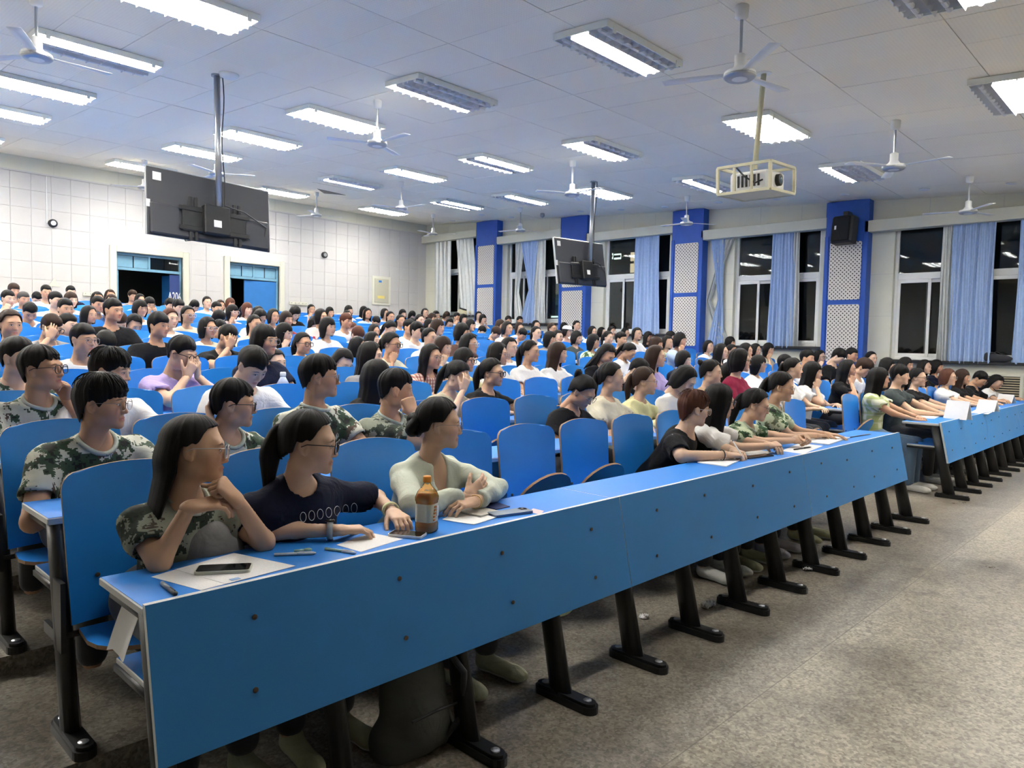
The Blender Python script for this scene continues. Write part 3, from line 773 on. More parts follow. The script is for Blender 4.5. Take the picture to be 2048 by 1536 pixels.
def footmesh():
    m = MB().mat(M['black']); pts = []
    r = .036
    for i in range(9): a = math.pi / 2 + math.pi * i / 8; pts.append((r * math.sin(a) * -1 if False else r * math.cos(a + math.pi / 2), 0))
    poly = []
    for i in range(9): a = math.pi * i / 8; poly.append((r * math.cos(a), 1.965 + r * math.sin(a)))
    for i in range(9): a = math.pi + math.pi * i / 8; poly.append((r * math.cos(a), 1.725 + r * math.sin(a)))
    m.prism(poly, 2, 0, .030)
    poly2 = [(x * .8, 1.845 + (y - 1.845) * .95) for x, y in poly]; m.prism(poly2, 2, .030, .042)
    m.mat(M['steel'])
    for y in (1.735, 1.955): m.lathe([(.017, .042), (.017, .047), (.008, .05)], (0, y, 0), 12)
    return m.mesh('foot')
LEG, FOOT = legmesh(), footmesh()
blt = MB().mat(M['bolt']); blt.lathe([(.008, 0), (.008, .004), (.003, .006)], n=8); BOLT = blt.mesh('bolt')
def lean(z): return YD0 - (ZD + .012 - z) * .21        # the slanted front panel
def panel(x0, x1):
    m = MB(); t = .018; z0, z1 = .352, ZD + .012
    v = []
    for x in (x0 + .0015, x1 - .0015):
        for z in (z0, z1): v += [(x, lean(z) - t, z), (x, lean(z), z)]
    m.mat(M['panel']).add(v, [[0, 2, 6, 4], [1, 5, 7, 3]]); m.mat(M['edge']).add(v, [[0, 1, 3, 2], [4, 6, 7, 5], [0, 4, 5, 1], [2, 3, 7, 6]])
    return m

def desk(block, k):
    x0, x1, ns, sp, nseg = (MX0, MX1, 12, SP, 3) if block == 'M' else (RX0, RX1, NRS, SPR, 3)
    r = empty('lecture_desk', (0, YR(k), fz(k)))
    nm = 'middle' if block == 'M' else 'window'
    if k == 0: lab = 'long blue front desk with slanted panel, %s' % ('in the middle of the room' if block == 'M' else 'right of the aisle towards the windows')
    else: lab = 'long blue writing desk, %s row, %s block' % (ORD[k], nm)
    tag(r, lab, 'desk', 'rows of lecture desks')
    for s in range(nseg):
        a = x0 + (x1 - x0) * s / nseg; b = x0 + (x1 - x0) * (s + 1) / nseg
        o = slab(a + .0012, b - .0012).build('tabletop', r); o.location = (0, 0, ZD)
        if k < 5:
            sh = MB().mat(M['edge']); sh.bbox(a + .03, b - .03, YD0 + .02, YD1 - .05, .495, .512, .002); sh.mat(M['blue']); sh.box(a + .033, b - .033, YD0 + .023, YD1 - .053, .512, .513); sh.build('book_shelf', r)
        if k == 0:
            pn = panel(a, b).build('front_panel', r)
            for q in range(4):
                for z in (.46, .66):
                    xb = a + (b - a) * (q + .5) / 4 + random.uniform(-.03, .03); zb = z + random.uniform(-.015, .015)
                    inst('bolt', BOLT, pn, (xb, lean(zb) - .019, zb), (math.pi / 2, 0, 0))
    step = 1 if k < 10 else 2
    for i in range(0, ns + 1, step):
        x = x0 + .035 + (x1 - x0 - .07) * i / ns
        lg = inst('leg', LEG, r, (x, 0, 0))
        if k < 5: inst('foot', FOOT, lg, (0, 0, 0))
for k in range(NROW): desk('M', k); desk('R', k)

# folding seat: curved plywood back and tipping pan
def backmesh():
    w, z0, z1, th = .238, .47, .985, .013
    nx, nz = 10, 10; rc = .06
    def outline(z):      # half width at height z: rounded top corners, slight taper downwards
        h = w - .018 * (z1 - z) / (z1 - z0)
        if z > z1 - rc: d = (z - (z1 - rc)) / rc; h = h - rc * (1 - math.sqrt(max(0, 1 - d * d)))
        return h
    zs = [z0 + (z1 - rc - z0) * i / 6 for i in range(7)] + [z1 - rc + rc * math.sin(math.pi / 2 * i / 5) for i in range(1, 6)]
    F_, B_ = [], []
    for z in zs:
        h = outline(z)
        for i in range(nx + 1):
            u = (i / nx * 2 - 1); x = u * h
            y = .10 * (z - .72) - .035 * (x / w) ** 2 + .012
            zz = z + (.02 * (1 - u * u) if z == zs[-1] else .02 * (1 - u * u) * max(0, (z - .8) / (z1 - .8)))
            F_.append((x, y - th / 2, zz)); B_.append((x, y + th / 2, zz))
    n = len(F_); c = nx + 1; m = MB().mat(M['seat']); f = []; rows = len(zs)
    for j in range(rows - 1):
        for i in range(nx): a = j * c + i; f += [[a, a + 1, a + c + 1, a + c], [n + a, n + a + c, n + a + c + 1, n + a + 1]]
    m.add(F_ + B_, f)
    m.mat(M['ply']); f = []
    for i in range(nx): f += [[i, n + i, n + i + 1, i + 1]]; a = (rows - 1) * c + i; f += [[a, a + 1, n + a + 1, n + a]]
    for j in range(rows - 1): a = j * c; f += [[a, a + c, n + a + c, n + a]]; a += nx; f += [[a, n + a, n + a + c, a + c]]
    m.add(F_ + B_, f)
    me = m.mesh('backrest', True); return me
def panmesh():
    w, d, th = .215, .37, .014; poly = []
    for i in range(13): a = math.pi * i / 12; poly.append((w * math.cos(a), -d * .45 - d * .55 * math.sin(a) ** .8))
    poly = [(w * .9, 0)] + poly + [(-w * .9, 0)]
    n = len(poly); v = [(x, y, 0) for x, y in poly] + [(x, y, th) for x, y in poly]
    m = MB().mat(M['seat']).add(v, [list(range(n))[::-1], list(range(n, 2 * n))]); m.mat(M['ply']).add(v, [[i, (i + 1) % n, n + (i + 1) % n, n + i] for i in range(n)])
    return m.mesh('seat_pan')
def bracketmesh():
    m = MB().mat(M['black'])
    for s in (-1, 1):
        m.box(s * .245 - .008, s * .245 + .008, -.05, .04, .38, .62); m.box(s * .245 - .008, s * .245 + .008, .03, .16, .40, .44)
    m.tube([(-.245, -.02, .43), (.245, -.02, .43)], .011, 6); return m.mesh('hinge_bracket')
BACK, PAN, BRK = backmesh(), panmesh(), bracketmesh()
YSB = 2.80
def seat(block, k, i, occupied):
    x = (MX0 + SP * (i + .5)) if block == 'M' else (RS0 + SPR * (i + .5))
    r = empty('folding_seat', (x, YSB + YR(k), fz(k)))
    tag(r, '%s blue plywood folding seat, %s row of the %s block, %s from its left end' % ('taken' if occupied else 'empty', ORD[k], 'middle' if block == 'M' else 'window', ORD[i]), 'seat', 'blue folding seats')
    b = inst('backrest', BACK, r)
    for s in (-1, 1):
        if k < 4: inst('bolt', BOLT, b, (s * .13, -.018, .62), (math.pi / 2, 0, 0))
    p = inst('seat_pan', PAN, r, (0, -.03, .435)); p.rotation_euler = (math.radians(-4), 0, 0) if occupied else (math.radians(-58), 0, 0)
    inst('hinge_bracket', BRK, r)

# ------------------------------------------------------------------ implicit-surface modelling for bodies
class Field:
    def __init__(s, lo, hi, res):
        s.lo = np.array(lo, float); s.res = res
        s.n = np.maximum(4, np.ceil((np.array(hi) - s.lo) / res).astype(int) + 1)
        s.d = np.full(tuple(s.n), 1.0, np.float32)
        s.ax = [s.lo[i] + res * np.arange(s.n[i]) for i in range(3)]
    def block(s, lo, hi):
        a = np.clip(np.floor((np.array(lo) - s.lo) / s.res).astype(int), 0, s.n); b = np.clip(np.ceil((np.array(hi) - s.lo) / s.res).astype(int) + 1, 0, s.n)
        sl = tuple(slice(a[i], b[i]) for i in range(3))
        if any(b[i] <= a[i] for i in range(3)): return sl, None
        X, Y, Z = np.meshgrid(s.ax[0][sl[0]], s.ax[1][sl[1]], s.ax[2][sl[2]], indexing='ij'); return sl, np.stack([X, Y, Z], -1)
    def merge(s, sl, e, k, op):
        d = s.d[sl]
        if op == '+':
            h = np.maximum(k - np.abs(d - e), 0) / max(k, 1e-6); s.d[sl] = np.minimum(d, e) - h * h * k * .25
        elif op == '-':
            e = -e; h = np.maximum(k - np.abs(d - e), 0) / max(k, 1e-6); s.d[sl] = np.maximum(d, e) + h * h * k * .25
    def cap(s, a, b, ra, rb, k=.02, op='+', flat=None, cut=None):
        """tapered capsule; flat=(axis vector, factor) squeezes the section along an axis; cut=(point, normal) trims it"""
        a = np.array(a, float); b = np.array(b, float); m = max(ra, rb) * (max(1, 1 / flat[1]) if flat is not None and flat[1] < 1 else 1) + k + 3 * s.res
        sl, P = s.block(np.minimum(a, b) - m, np.maximum(a, b) + m)
        if P is None: return s
        ab = b - a; L2 = ab @ ab + 1e-12
        t = np.clip(((P - a) @ ab) / L2, 0, 1); q = P - a - t[..., None] * ab
        if flat is not None:
            ax = np.array(flat[0], float); ax /= np.linalg.norm(ax); c = q @ ax; q = q + (c * (1 / flat[1] - 1))[..., None] * ax
            e = np.sqrt((q * q).sum(-1)) - (ra + (rb - ra) * t); e = e * min(1, flat[1] * 1.3)
        else: e = np.sqrt((q * q).sum(-1)) - (ra + (rb - ra) * t)
        if cut is not None: e = np.maximum(e, (P - np.array(cut[0])) @ np.array(cut[1]))
        s.merge(sl, e, k, op); return s
    def ell(s, c, r, k=.02, op='+', rot=None):
        c = np.array(c, float); r = np.array(r, float); m = r.max() + k + 3 * s.res
        sl, P = s.block(c - m, c + m)
        if P is None: return s
        q = P - c
        if rot is not None: q = q @ rot
        u = q / r; n0 = np.sqrt((u * u).sum(-1)) + 1e-9; n1 = np.sqrt(((u / r) ** 2).sum(-1)) + 1e-9
        s.merge(sl, n0 * (n0 - 1) / n1, k, op); return s
    def surf(s):
        d = s.d; ins = d < 0
        c = np.zeros(tuple(s.n - 1), np.int8)
        for i in (0, 1):
            for j in (0, 1):
                for k in (0, 1): c += ins[i:s.n[0] - 1 + i, j:s.n[1] - 1 + j, k:s.n[2] - 1 + k]
        act = (c > 0) & (c < 8); I = np.argwhere(act)
        if len(I) == 0: return np.zeros((0, 3)), np.zeros((0, 4), int)
        vid = np.full(act.shape, -1, np.int32); vid[act] = np.arange(len(I))
        acc = np.zeros((len(I), 3)); cnt = np.zeros(len(I))
        cor = [(i, j, k) for i in (0, 1) for j in (0, 1) for k in (0, 1)]
        for p in cor:
            for ax in range(3):
                if p[ax]: continue
                q = list(p); q[ax] = 1
                a = d[I[:, 0] + p[0], I[:, 1] + p[1], I[:, 2] + p[2]]; b = d[I[:, 0] + q[0], I[:, 1] + q[1], I[:, 2] + q[2]]
                m = (a < 0) != (b < 0); t = np.where(m, a / np.where(m, a - b, 1), 0)
                pt = np.repeat(np.array([p], float), len(I), 0); pt[:, ax] += t
                acc[m] += pt[m]; cnt[m] += 1
        V = s.lo + s.res * (I + acc / cnt[:, None])
        F = []
        for ax in range(3):
            o1, o2 = (ax + 1) % 3, (ax + 2) % 3
            sl0 = [slice(None)] * 3; sl1 = [slice(None)] * 3; sl0[ax] = slice(0, -1); sl1[ax] = slice(1, None)
            A, B = ins[tuple(sl0)], ins[tuple(sl1)]; E = np.argwhere(A != B)
            E = E[(E[:, o1] > 0) & (E[:, o2] > 0) & (E[:, o1] < s.n[o1] - 1) & (E[:, o2] < s.n[o2] - 1)]
            if len(E) == 0: continue
            fl = A[E[:, 0], E[:, 1], E[:, 2]]
            def g(da, db):
                Q = E.copy(); Q[:, o1] += da; Q[:, o2] += db; return vid[Q[:, 0], Q[:, 1], Q[:, 2]]
            q = np.stack([g(-1, -1), g(0, -1), g(0, 0), g(-1, 0)], 1); q[~fl] = q[~fl][:, ::-1]; F.append(q)
        F = np.concatenate(F); F = F[(F >= 0).all(1)]
        return V, F

def rotm(yaw=0, pitch=0, roll=0):
    """head frame: yaw about z (positive turns to +x when facing -y), pitch positive looks down, roll tilts to +x"""
    cz, sz = math.cos(yaw), math.sin(yaw); cx, sx = math.cos(pitch), math.sin(pitch); cy, sy = math.cos(roll), math.sin(roll)
    Rz = np.array([[cz, -sz, 0], [sz, cz, 0], [0, 0, 1]]); Rx = np.array([[1, 0, 0], [0, cx, -sx], [0, sx, cx]]); Ry = np.array([[cy, 0, sy], [0, 1, 0], [-sy, 0, cy]])
    return Rz @ Rx @ Ry

HEADC = {}
def head(g, lod):
    """face looking to -y: eyes at z=0, chin at -.115, crown at +.12"""
    key = (g, lod)
    if key in HEADC: return HEADC[key]
    res = (.0045, .0080, .0118)[lod]
    f = Field((-.105, -.135, -.215), (.105, .13, .135), res); w = 1.0 if g == 'm' else .96
    f.ell((0, .016, .033), (.076 * w, .096, .087), .02)
    f.ell((0, -.020, -.018), (.067 * w, .070, .082), .03)
    f.ell((0, -.034, -.068), ((.052 if g == 'm' else .046), .050, .043), .03)
    f.ell((0, -.077, -.098), (.020, .017, .016), .03)
    for s in (-1, 1):
        f.ell((s * .043 * w, -.052, -.026), (.024, .028, .026), .03)
        f.ell((s * .055 * w, .0, -.075), (.014, .024, .020), .03)            # jaw angle
    f.cap((-.040, -.074, .022), (.040, -.074, .022), .013, .013, .025)        # brow
    for s in (-1, 1): f.ell((s * .031, -.101, -.001), (.017, .014, .011), .016, '-')  # sockets
    for s in (-1, 1): f.ell((s * .031, -.0775, -.001), (.0155, .0145, .0115), .006)   # eyeball under the lids
    f.cap((0, -.084, .012), (0, -.1035 if g == 'm' else -.1015, -.032), .0060, .0092, .013)             # nose
    f.ell((0, -.1040 if g == 'm' else -.1020, -.036), (.0105, .0090, .0082), .008)
    for s in (-1, 1): f.ell((s * .0115, -.094, -.039), (.0075, .0095, .0065), .007)
    f.cap((-.015, -.0865, -.0625), (.015, -.0865, -.0625), .0050, .0050, .008); f.ell((0, -.0935, -.0625), (.012, .0055, .0045), .006)
    f.cap((-.012, -.0880, -.0735), (.012, -.0880, -.0735), .0060, .0060, .008)
    f.cap((-.021, -.0955, -.0682), (.021, -.0955, -.0682), .0022, .0022, .005, '-')      # mouth line
    for s in (-1, 1):
        R = rotm(0, 0, 0); f.ell((s * .0765 * w, .014, -.008), (.0095, .019, .031), .008)
        f.ell((s * .0855 * w, .007, -.004), (.0065, .0105, .019), .004, '-')
        f.ell((s * .0775 * w, .003, -.034), (.006, .008, .009), .006)
    nr = .053 if g == 'm' else .046
    f.cap((0, .022, -.055), (0, .042, -.20), nr, nr + .003, .03)
    V, F = f.surf(); HEADC[key] = (V, F); return V, F

HANDC = {}
def hand(pose, lod, side):
    """wrist at origin, fingers to -y, palm to -z; side -1 = right hand (thumb to +x), +1 = left hand (thumb to -x)"""
    key = (pose, lod, side)
    if key in HANDC: return HANDC[key]
    res = (.0037, .0068, .0105)[lod]
    curl = {'flat': (14, 16, 12), 'relax': (24, 32, 22), 'curl': (52, 62, 40), 'fist': (80, 95, 60)}[pose]
    f = Field((-.075, -.215, -.085), (.085, .045, .05), res)
    f.cap((0, .006, 0), (0, -.012, 0), .024, .026, .01, flat=((0, 0, 1), .85))
    for x0, x1, L in ((-.016, -.030, .082), (-.006, -.010, .088), (.006, .010, .088), (.016, .029, .086)): f.cap((x0, -.005, 0), (x1, -L, .002), .0155, .0125, .014, flat=((0, 0, 1), .85))
    for x, L0, l1, l2, l3, r, sp in ((.029, .086, .040, .024, .019, .0092, .06), (.010, .089, .044, .028, .020, .0094, .0), (-.010, .087, .040, .026, .020, .0090, -.05), (-.029, .080, .031, .019, .017, .0080, -.13)):
        p = np.array([x, -L0, .002]); a = 0
        for l, c, rr in ((l1, curl[0], r), (l2, curl[1], r * .93), (l3, curl[2], r * .82)):
            a += math.radians(c); q = p + l * np.array([math.sin(sp) * math.cos(a), -math.cos(a), -math.sin(a)]); f.cap(p, q, rr, rr * .92, .004); p = q
    th = {'flat': (.062, -.062, -.016), 'relax': (.055, -.068, -.026), 'curl': (.042, -.078, -.040), 'fist': (.026, -.082, -.042)}[pose]
    j = np.array([.040, -.038, -.012]); e = np.array(th); t = e + (e - j) * .55 + np.array([-.006 if pose in ('curl', 'fist') else -.002, -.006, -.004])
    f.cap((.016, -.010, -.006), j, .016, .0125, .012); f.cap(j, e, .0118, .0102, .006); f.cap(e, t, .0100, .0082, .004)
    V, F = f.surf()
    if side > 0: V = V * np.array([-1, 1, 1]); F = F[:, ::-1]
    HANDC[key] = (V, F); return V, F

def frame(fdir, palm):
    """matrix whose -y is the finger direction and -z the palm direction"""
    y = -np.array(fdir, float); y /= np.linalg.norm(y); z = -np.array(palm, float); z -= y * (z @ y); z /= np.linalg.norm(z) + 1e-9
    return np.stack([np.cross(y, z), y, z], 1)

def ik(sh, wr, l1, l2, hint):
    sh, wr = np.array(sh, float), np.array(wr, float); d = wr - sh; L = np.linalg.norm(d)
    if L > (l1 + l2) * .985: wr = sh + d / L * (l1 + l2) * .985; d = wr - sh; L = np.linalg.norm(d)
    a = (l1 * l1 - l2 * l2 + L * L) / (2 * L); hgt = math.sqrt(max(1e-6, l1 * l1 - a * a)); u = d / L
    n = np.array(hint, float) - sh; n -= u * (n @ u); n /= np.linalg.norm(n) + 1e-9
    return sh + u * a + n * hgt, wr

def mkmesh(name, V, F, mats, hp=None, midx=None):
    me = bpy.data.meshes.new(name)
    me.vertices.add(len(V)); me.vertices.foreach_set('co', np.asarray(V, np.float32).ravel())
    n = len(F); k = F.shape[1]
    me.loops.add(n * k); me.loops.foreach_set('vertex_index', np.asarray(F, np.int32).ravel())
    me.polygons.add(n); me.polygons.foreach_set('loop_start', np.arange(0, n * k, k, dtype=np.int32)); me.polygons.foreach_set('use_smooth', np.ones(n, bool))
    for m in mats: me.materials.append(m)
    if midx is not None: me.polygons.foreach_set('material_index', np.asarray(midx, np.int32))
    if hp is not None:
        at = me.attributes.new('hp', 'FLOAT_VECTOR', 'POINT'); at.data.foreach_set('vector', np.asarray(hp, np.float32).ravel())
    me.update(calc_edges=True); me.validate()
    return me

# ------------------------------------------------------------------ skin, hair and cloth materials
def skin_mat():
    m, nt, b = newmat('skin')
    at = N(nt, 'ShaderNodeAttribute', attribute_name='hp'); s = N(nt, 'ShaderNodeSeparateXYZ', {0: at.outputs['Vector']})
    ax = mth(nt, 'ABSOLUTE', s.outputs[0]); y = s.outputs[1]; z = s.outputs[2]
    oi = N(nt, 'ShaderNodeObjectInfo')
    base = oi.outputs['Color']
    front = mth(nt, 'LESS_THAN', y, -.045)
    def soft(v, a, c): return mth(nt, 'SMOOTHSTEP', a, c, v) if False else mth(nt, 'MULTIPLY_ADD', v, 1.0 / (c - a), -a / (c - a), clamp=True)
    def ellm(cx, cz, rx, rz, edge):
        a = mth(nt, 'DIVIDE', mth(nt, 'SUBTRACT', ax, cx), rx); c = mth(nt, 'DIVIDE', mth(nt, 'SUBTRACT', z, cz), rz)
        q = mth(nt, 'SQRT', mth(nt, 'ADD', mth(nt, 'MULTIPLY', a, a), mth(nt, 'MULTIPLY', c, c)))
        return mth(nt, 'MULTIPLY', soft(q, 1 + edge, 1 - edge), front)
    c = base
    c = mixc(nt, mth(nt, 'MULTIPLY', ellm(.045, -.034, .030, .026, .9), .22), c, (.62, .20, .15))      # cheeks
    c = mixc(nt, mth(nt, 'MULTIPLY', ellm(0, -.038, .016, .012, .9), .16), c, (.60, .20, .15))        # nose
    lz = mth(nt, 'ADD', z, .068); lip = ellm(0, -.0675, .0225, .0115, .30)
    c = mixc(nt, mth(nt, 'MULTIPLY', lip, .62), c, (.42, .10, .09))
    # brows: arched band
    arch = mth(nt, 'SUBTRACT', mth(nt, 'SUBTRACT', z, .0235), mth(nt, 'MULTIPLY', mth(nt, 'SUBTRACT', ax, .030), -.06))
    ba = mth(nt, 'DIVIDE', mth(nt, 'SUBTRACT', ax, .033), .0205); bc = mth(nt, 'DIVIDE', mth(nt, 'SUBTRACT', arch, mth(nt, 'MULTIPLY', mth(nt, 'MULTIPLY', ba, ba), -.003)), .0040)
    bq = mth(nt, 'SQRT', mth(nt, 'ADD', mth(nt, 'MULTIPLY', ba, ba), mth(nt, 'MULTIPLY', bc, bc)))
    brow = mth(nt, 'MULTIPLY', soft(bq, 1.25, .75), front)
    c = mixc(nt, mth(nt, 'MULTIPLY', brow, .8), c, (.028, .018, .014))
    # eyes: lash line, sclera, iris
    lash = ellm(.031, .0005, .0158, .0068, .12); scl = ellm(.031, -.0010, .0140, .0046, .12); iris = mth(nt, 'MULTIPLY', ellm(.0315, -.0004, .0058, .0058, .12), scl)
    c = mixc(nt, mth(nt, 'MULTIPLY', lash, .88), c, (.045, .022, .016)); c = mixc(nt, scl, c, (.50, .46, .43)); c = mixc(nt, iris, c, (.012, .007, .005))
    nz = N(nt, 'ShaderNodeTexNoise', {'Vector': N(nt, 'ShaderNodeTexCoord').outputs['Object'], 'Scale': 28.0, 'Detail': 3.0})
    c = mixc(nt, mth(nt, 'MULTIPLY', nz.outputs[0], .10), c, (.55, .24, .16))
    nt.links.new(c, b.inputs['Base Color']); b.inputs['Roughness'].default_value = .52; b.inputs['Specular IOR Level'].default_value = .35
    return m
M['skin'] = skin_mat()
def hair_mat():
    m, nt, b = newmat('hair')
    uv = N(nt, 'ShaderNodeAttribute', attribute_name='hp'); mp = N(nt, 'ShaderNodeMapping', {'Vector': uv.outputs['Vector'], 'Scale': (150.0, 1.6, 1.0)})
    nz = N(nt, 'ShaderNodeTexNoise', {'Vector': mp.outputs[0], 'Scale': 1.0, 'Detail': 4.0}); oi = N(nt, 'ShaderNodeObjectInfo')
    c = mixc(nt, nz.outputs[0], (.25, .25, .25), (1.3, 1.25, 1.2)); c = mixc(nt, 1.0, oi.outputs['Color'], c, 'MULTIPLY')
    nt.links.new(c, b.inputs['Base Color']); b.inputs['Roughness'].default_value = .45; b.inputs['Specular IOR Level'].default_value = .17
    bp = N(nt, 'ShaderNodeBump', {'Height': nz.outputs[0], 'Strength': .45, 'Distance': .004}); nt.links.new(bp.outputs[0], b.inputs['Normal'])
    return m
M['hair'] = hair_mat()
def tee_mat():
    m, nt, b = newmat('cotton'); oi = N(nt, 'ShaderNodeObjectInfo'); tc = N(nt, 'ShaderNodeTexCoord')
    nz = N(nt, 'ShaderNodeTexNoise', {'Vector': tc.outputs['Object'], 'Scale': 7.0, 'Detail': 3.0, 'Distortion': 1.2}); fine = N(nt, 'ShaderNodeTexNoise', {'Vector': tc.outputs['Object'], 'Scale': 260.0})
    c = mixc(nt, 1.0, oi.outputs['Color'], mixc(nt, fine.outputs[0], (.88, .88, .88), (1.08, 1.08, 1.08)), 'MULTIPLY')
    nt.links.new(c, b.inputs['Base Color']); b.inputs['Roughness'].default_value = .9; b.inputs['Specular IOR Level'].default_value = .2; b.inputs['Sheen Weight'].default_value = .02
    bp = N(nt, 'ShaderNodeBump', {'Height': nz.outputs[0], 'Strength': .5, 'Distance': .03}); nt.links.new(bp.outputs[0], b.inputs['Normal'])
    return m
M['tee'] = tee_mat()
def camo_mat(name, light, dark, brown):
    """digital camouflage: noise sampled on a square lattice"""
    m, nt, b = newmat(name); tc = N(nt, 'ShaderNodeTexCoord'); oi = N(nt, 'ShaderNodeObjectInfo')
    off = N(nt, 'ShaderNodeVectorMath', {0: tc.outputs['Object'], 1: oi.outputs['Random']}, operation='ADD')
    sn = N(nt, 'ShaderNodeVectorMath', {0: off.outputs[0], 1: (.0062, .0062, .0062)}, operation='SNAP')
    n1 = N(nt, 'ShaderNodeTexNoise', {'Vector': sn.outputs[0], 'Scale': 10.5, 'Detail': 3.5, 'Roughness': .66})
    sh = N(nt, 'ShaderNodeVectorMath', {0: sn.outputs[0], 1: (3.7, 1.3, 5.1)}, operation='ADD')
    n2 = N(nt, 'ShaderNodeTexNoise', {'Vector': sh.outputs[0], 'Scale': 9.0, 'Detail': 3.5, 'Roughness': .66})
    g = mth(nt, 'GREATER_THAN', n1.outputs[0], .515); br = mth(nt, 'GREATER_THAN', n2.outputs[0], .575)
    c = mixc(nt, br, light, brown); c = mixc(nt, g, c, dark); bk = mth(nt, 'GREATER_THAN', n1.outputs[0], .60); c = mixc(nt, bk, c, (.012, .016, .012))
    nt.links.new(c, b.inputs['Base Color']); b.inputs['Roughness'].default_value = .85
    nz = N(nt, 'ShaderNodeTexNoise', {'Vector': tc.outputs['Object'], 'Scale': 7.0, 'Detail': 3.0, 'Distortion': 1.2}); bp = N(nt, 'ShaderNodeBump', {'Height': nz.outputs[0], 'Strength': .5, 'Distance': .03}); nt.links.new(bp.outputs[0], b.inputs['Normal'])
    return m
M['camo'] = camo_mat('camouflage_tee', (.50, .52, .45), (.030, .062, .034), (.075, .050, .035))
M['camog'] = camo_mat('camouflage_pale_green', (.52, .60, .42), (.030, .085, .030), (.16, .20, .12))
M['camod'] = camo_mat('camouflage_dark', (.22, .24, .19), (.020, .034, .022), (.055, .042, .030))
def plaid_mat():
    m, nt, b = newmat('green_plaid'); tc = N(nt, 'ShaderNodeTexCoord'); s = N(nt, 'ShaderNodeSeparateXYZ', {0: tc.outputs['Object']})
    def stripe(v, per, w): return mth(nt, 'LESS_THAN', mth(nt, 'FRACT', mth(nt, 'DIVIDE', mth(nt, 'ADD', v, 10), per)), w)
    d = mth(nt, 'ADD', s.outputs[0], mth(nt, 'MULTIPLY', s.outputs[1], .6))
    c = mixc(nt, mth(nt, 'MULTIPLY', stripe(d, .085, .42), .75), (.66, .68, .52), (.30, .38, .10)); c = mixc(nt, mth(nt, 'MULTIPLY', stripe(s.outputs[2], .085, .42), .65), c, (.34, .40, .16)); c = mixc(nt, mth(nt, 'MULTIPLY', stripe(s.outputs[2], .085, .12), .5), c, (.7, .7, .65))
    nt.links.new(c, b.inputs['Base Color']); b.inputs['Roughness'].default_value = .85; return m
M['plaid'] = plaid_mat()
def check_mat():
    m, nt, b = newmat('red_check'); tc = N(nt, 'ShaderNodeTexCoord'); s = N(nt, 'ShaderNodeSeparateXYZ', {0: tc.outputs['Object']})
    def stripe(v, per, w): return mth(nt, 'LESS_THAN', mth(nt, 'FRACT', mth(nt, 'DIVIDE', mth(nt, 'ADD', v, 10), per)), w)
    c = mixc(nt, mth(nt, 'MULTIPLY', stripe(s.outputs[0], .03, .5), .8), (.66, .55, .45), (.24, .05, .05)); c = mixc(nt, mth(nt, 'MULTIPLY', stripe(s.outputs[2], .03, .5), .6), c, (.26, .06, .06))
    nt.links.new(c, b.inputs['Base Color']); b.inputs['Roughness'].default_value = .85; return m
M['check'] = check_mat()
M['denim'] = cloth_mat('denim', (.10, .17, .27), nscale=90)
M['darkcloth'] = cloth_mat('dark_trousers', (.022, .024, .030), nscale=90)
M['frame_dark'] = plain('spectacle_frame_dark', (.02, .018, .02), .35); M['frame_clear'] = plain('spectacle_frame_clear', (.62, .58, .56), .25); M['frame_gold'] = plain('spectacle_frame_thin', (.28, .26, .24), .3, metal=.7)

SHIRT = {'w': ('white t-shirt', (.74, .735, .72)), 'k': ('black t-shirt', (.008, .008, .0095)), 'cm': ('camouflage t-shirt', None), 'cg': ('green and cream camouflage shirt', None), 'n': ('navy t-shirt', (.007, .010, .028)), 'g': ('grey t-shirt', (.24, .24, .25)),
         'dg': ('dark grey-green t-shirt', (.055, .070, .072)), 'cr': ('cream t-shirt', (.66, .62, .48)), 'lb': ('pale blue shirt', (.42, .52, .66)), 'pk': ('pale pink shirt', (.66, .46, .42)), 'lv': ('lavender t-shirt', (.42, .34, .62)), 'bl': ('blue shirt', (.10, .20, .45)),
         'br': ('brown shirt', (.10, .055, .045)), 'rd': ('red jacket', (.35, .035, .03)), 'mr': ('maroon jacket', (.26, .018, .055)), 'kh': ('khaki shirt', (.42, .38, .29)), 'rg': ('black and white raglan tee', None), 'rc': ('red checked blouse', None), 'ye': ('pale yellow shirt', (.66, .60, .30)),
         'py': ('pale lemon jacket', (.66, .64, .36)), 'tn': ('tan shirt', (.42, .30, .20)), 'sg': ('pale sage cardigan', (.56, .60, .51)), 'pl': ('green plaid shirt', None), 'cd': ('dark camouflage t-shirt', None)}
HAIRC = {'k': (.0068, .0058, .0058), 'b': (.040, .021, .014), 'a': (.105, .038, .022), 'n': (.030, .018, .014), 'g': (.075, .073, .073), 'w': (.010, .009, .009)}
HAIRN = {'k': 'black', 'b': 'brown', 'a': 'auburn', 'n': 'dark brown', 'g': 'grey-tinged', 'w': 'black'}
STYN = {'n': '%s hair bun', 'k': 'long %s hair', 's': 'short %s hair', 'm': 'tousled %s hair', 'b': '%s bobbed hair', 'l': 'long %s hair', 'p': '%s ponytail', 'u': '%s hair bun', 'c': 'white cap'}

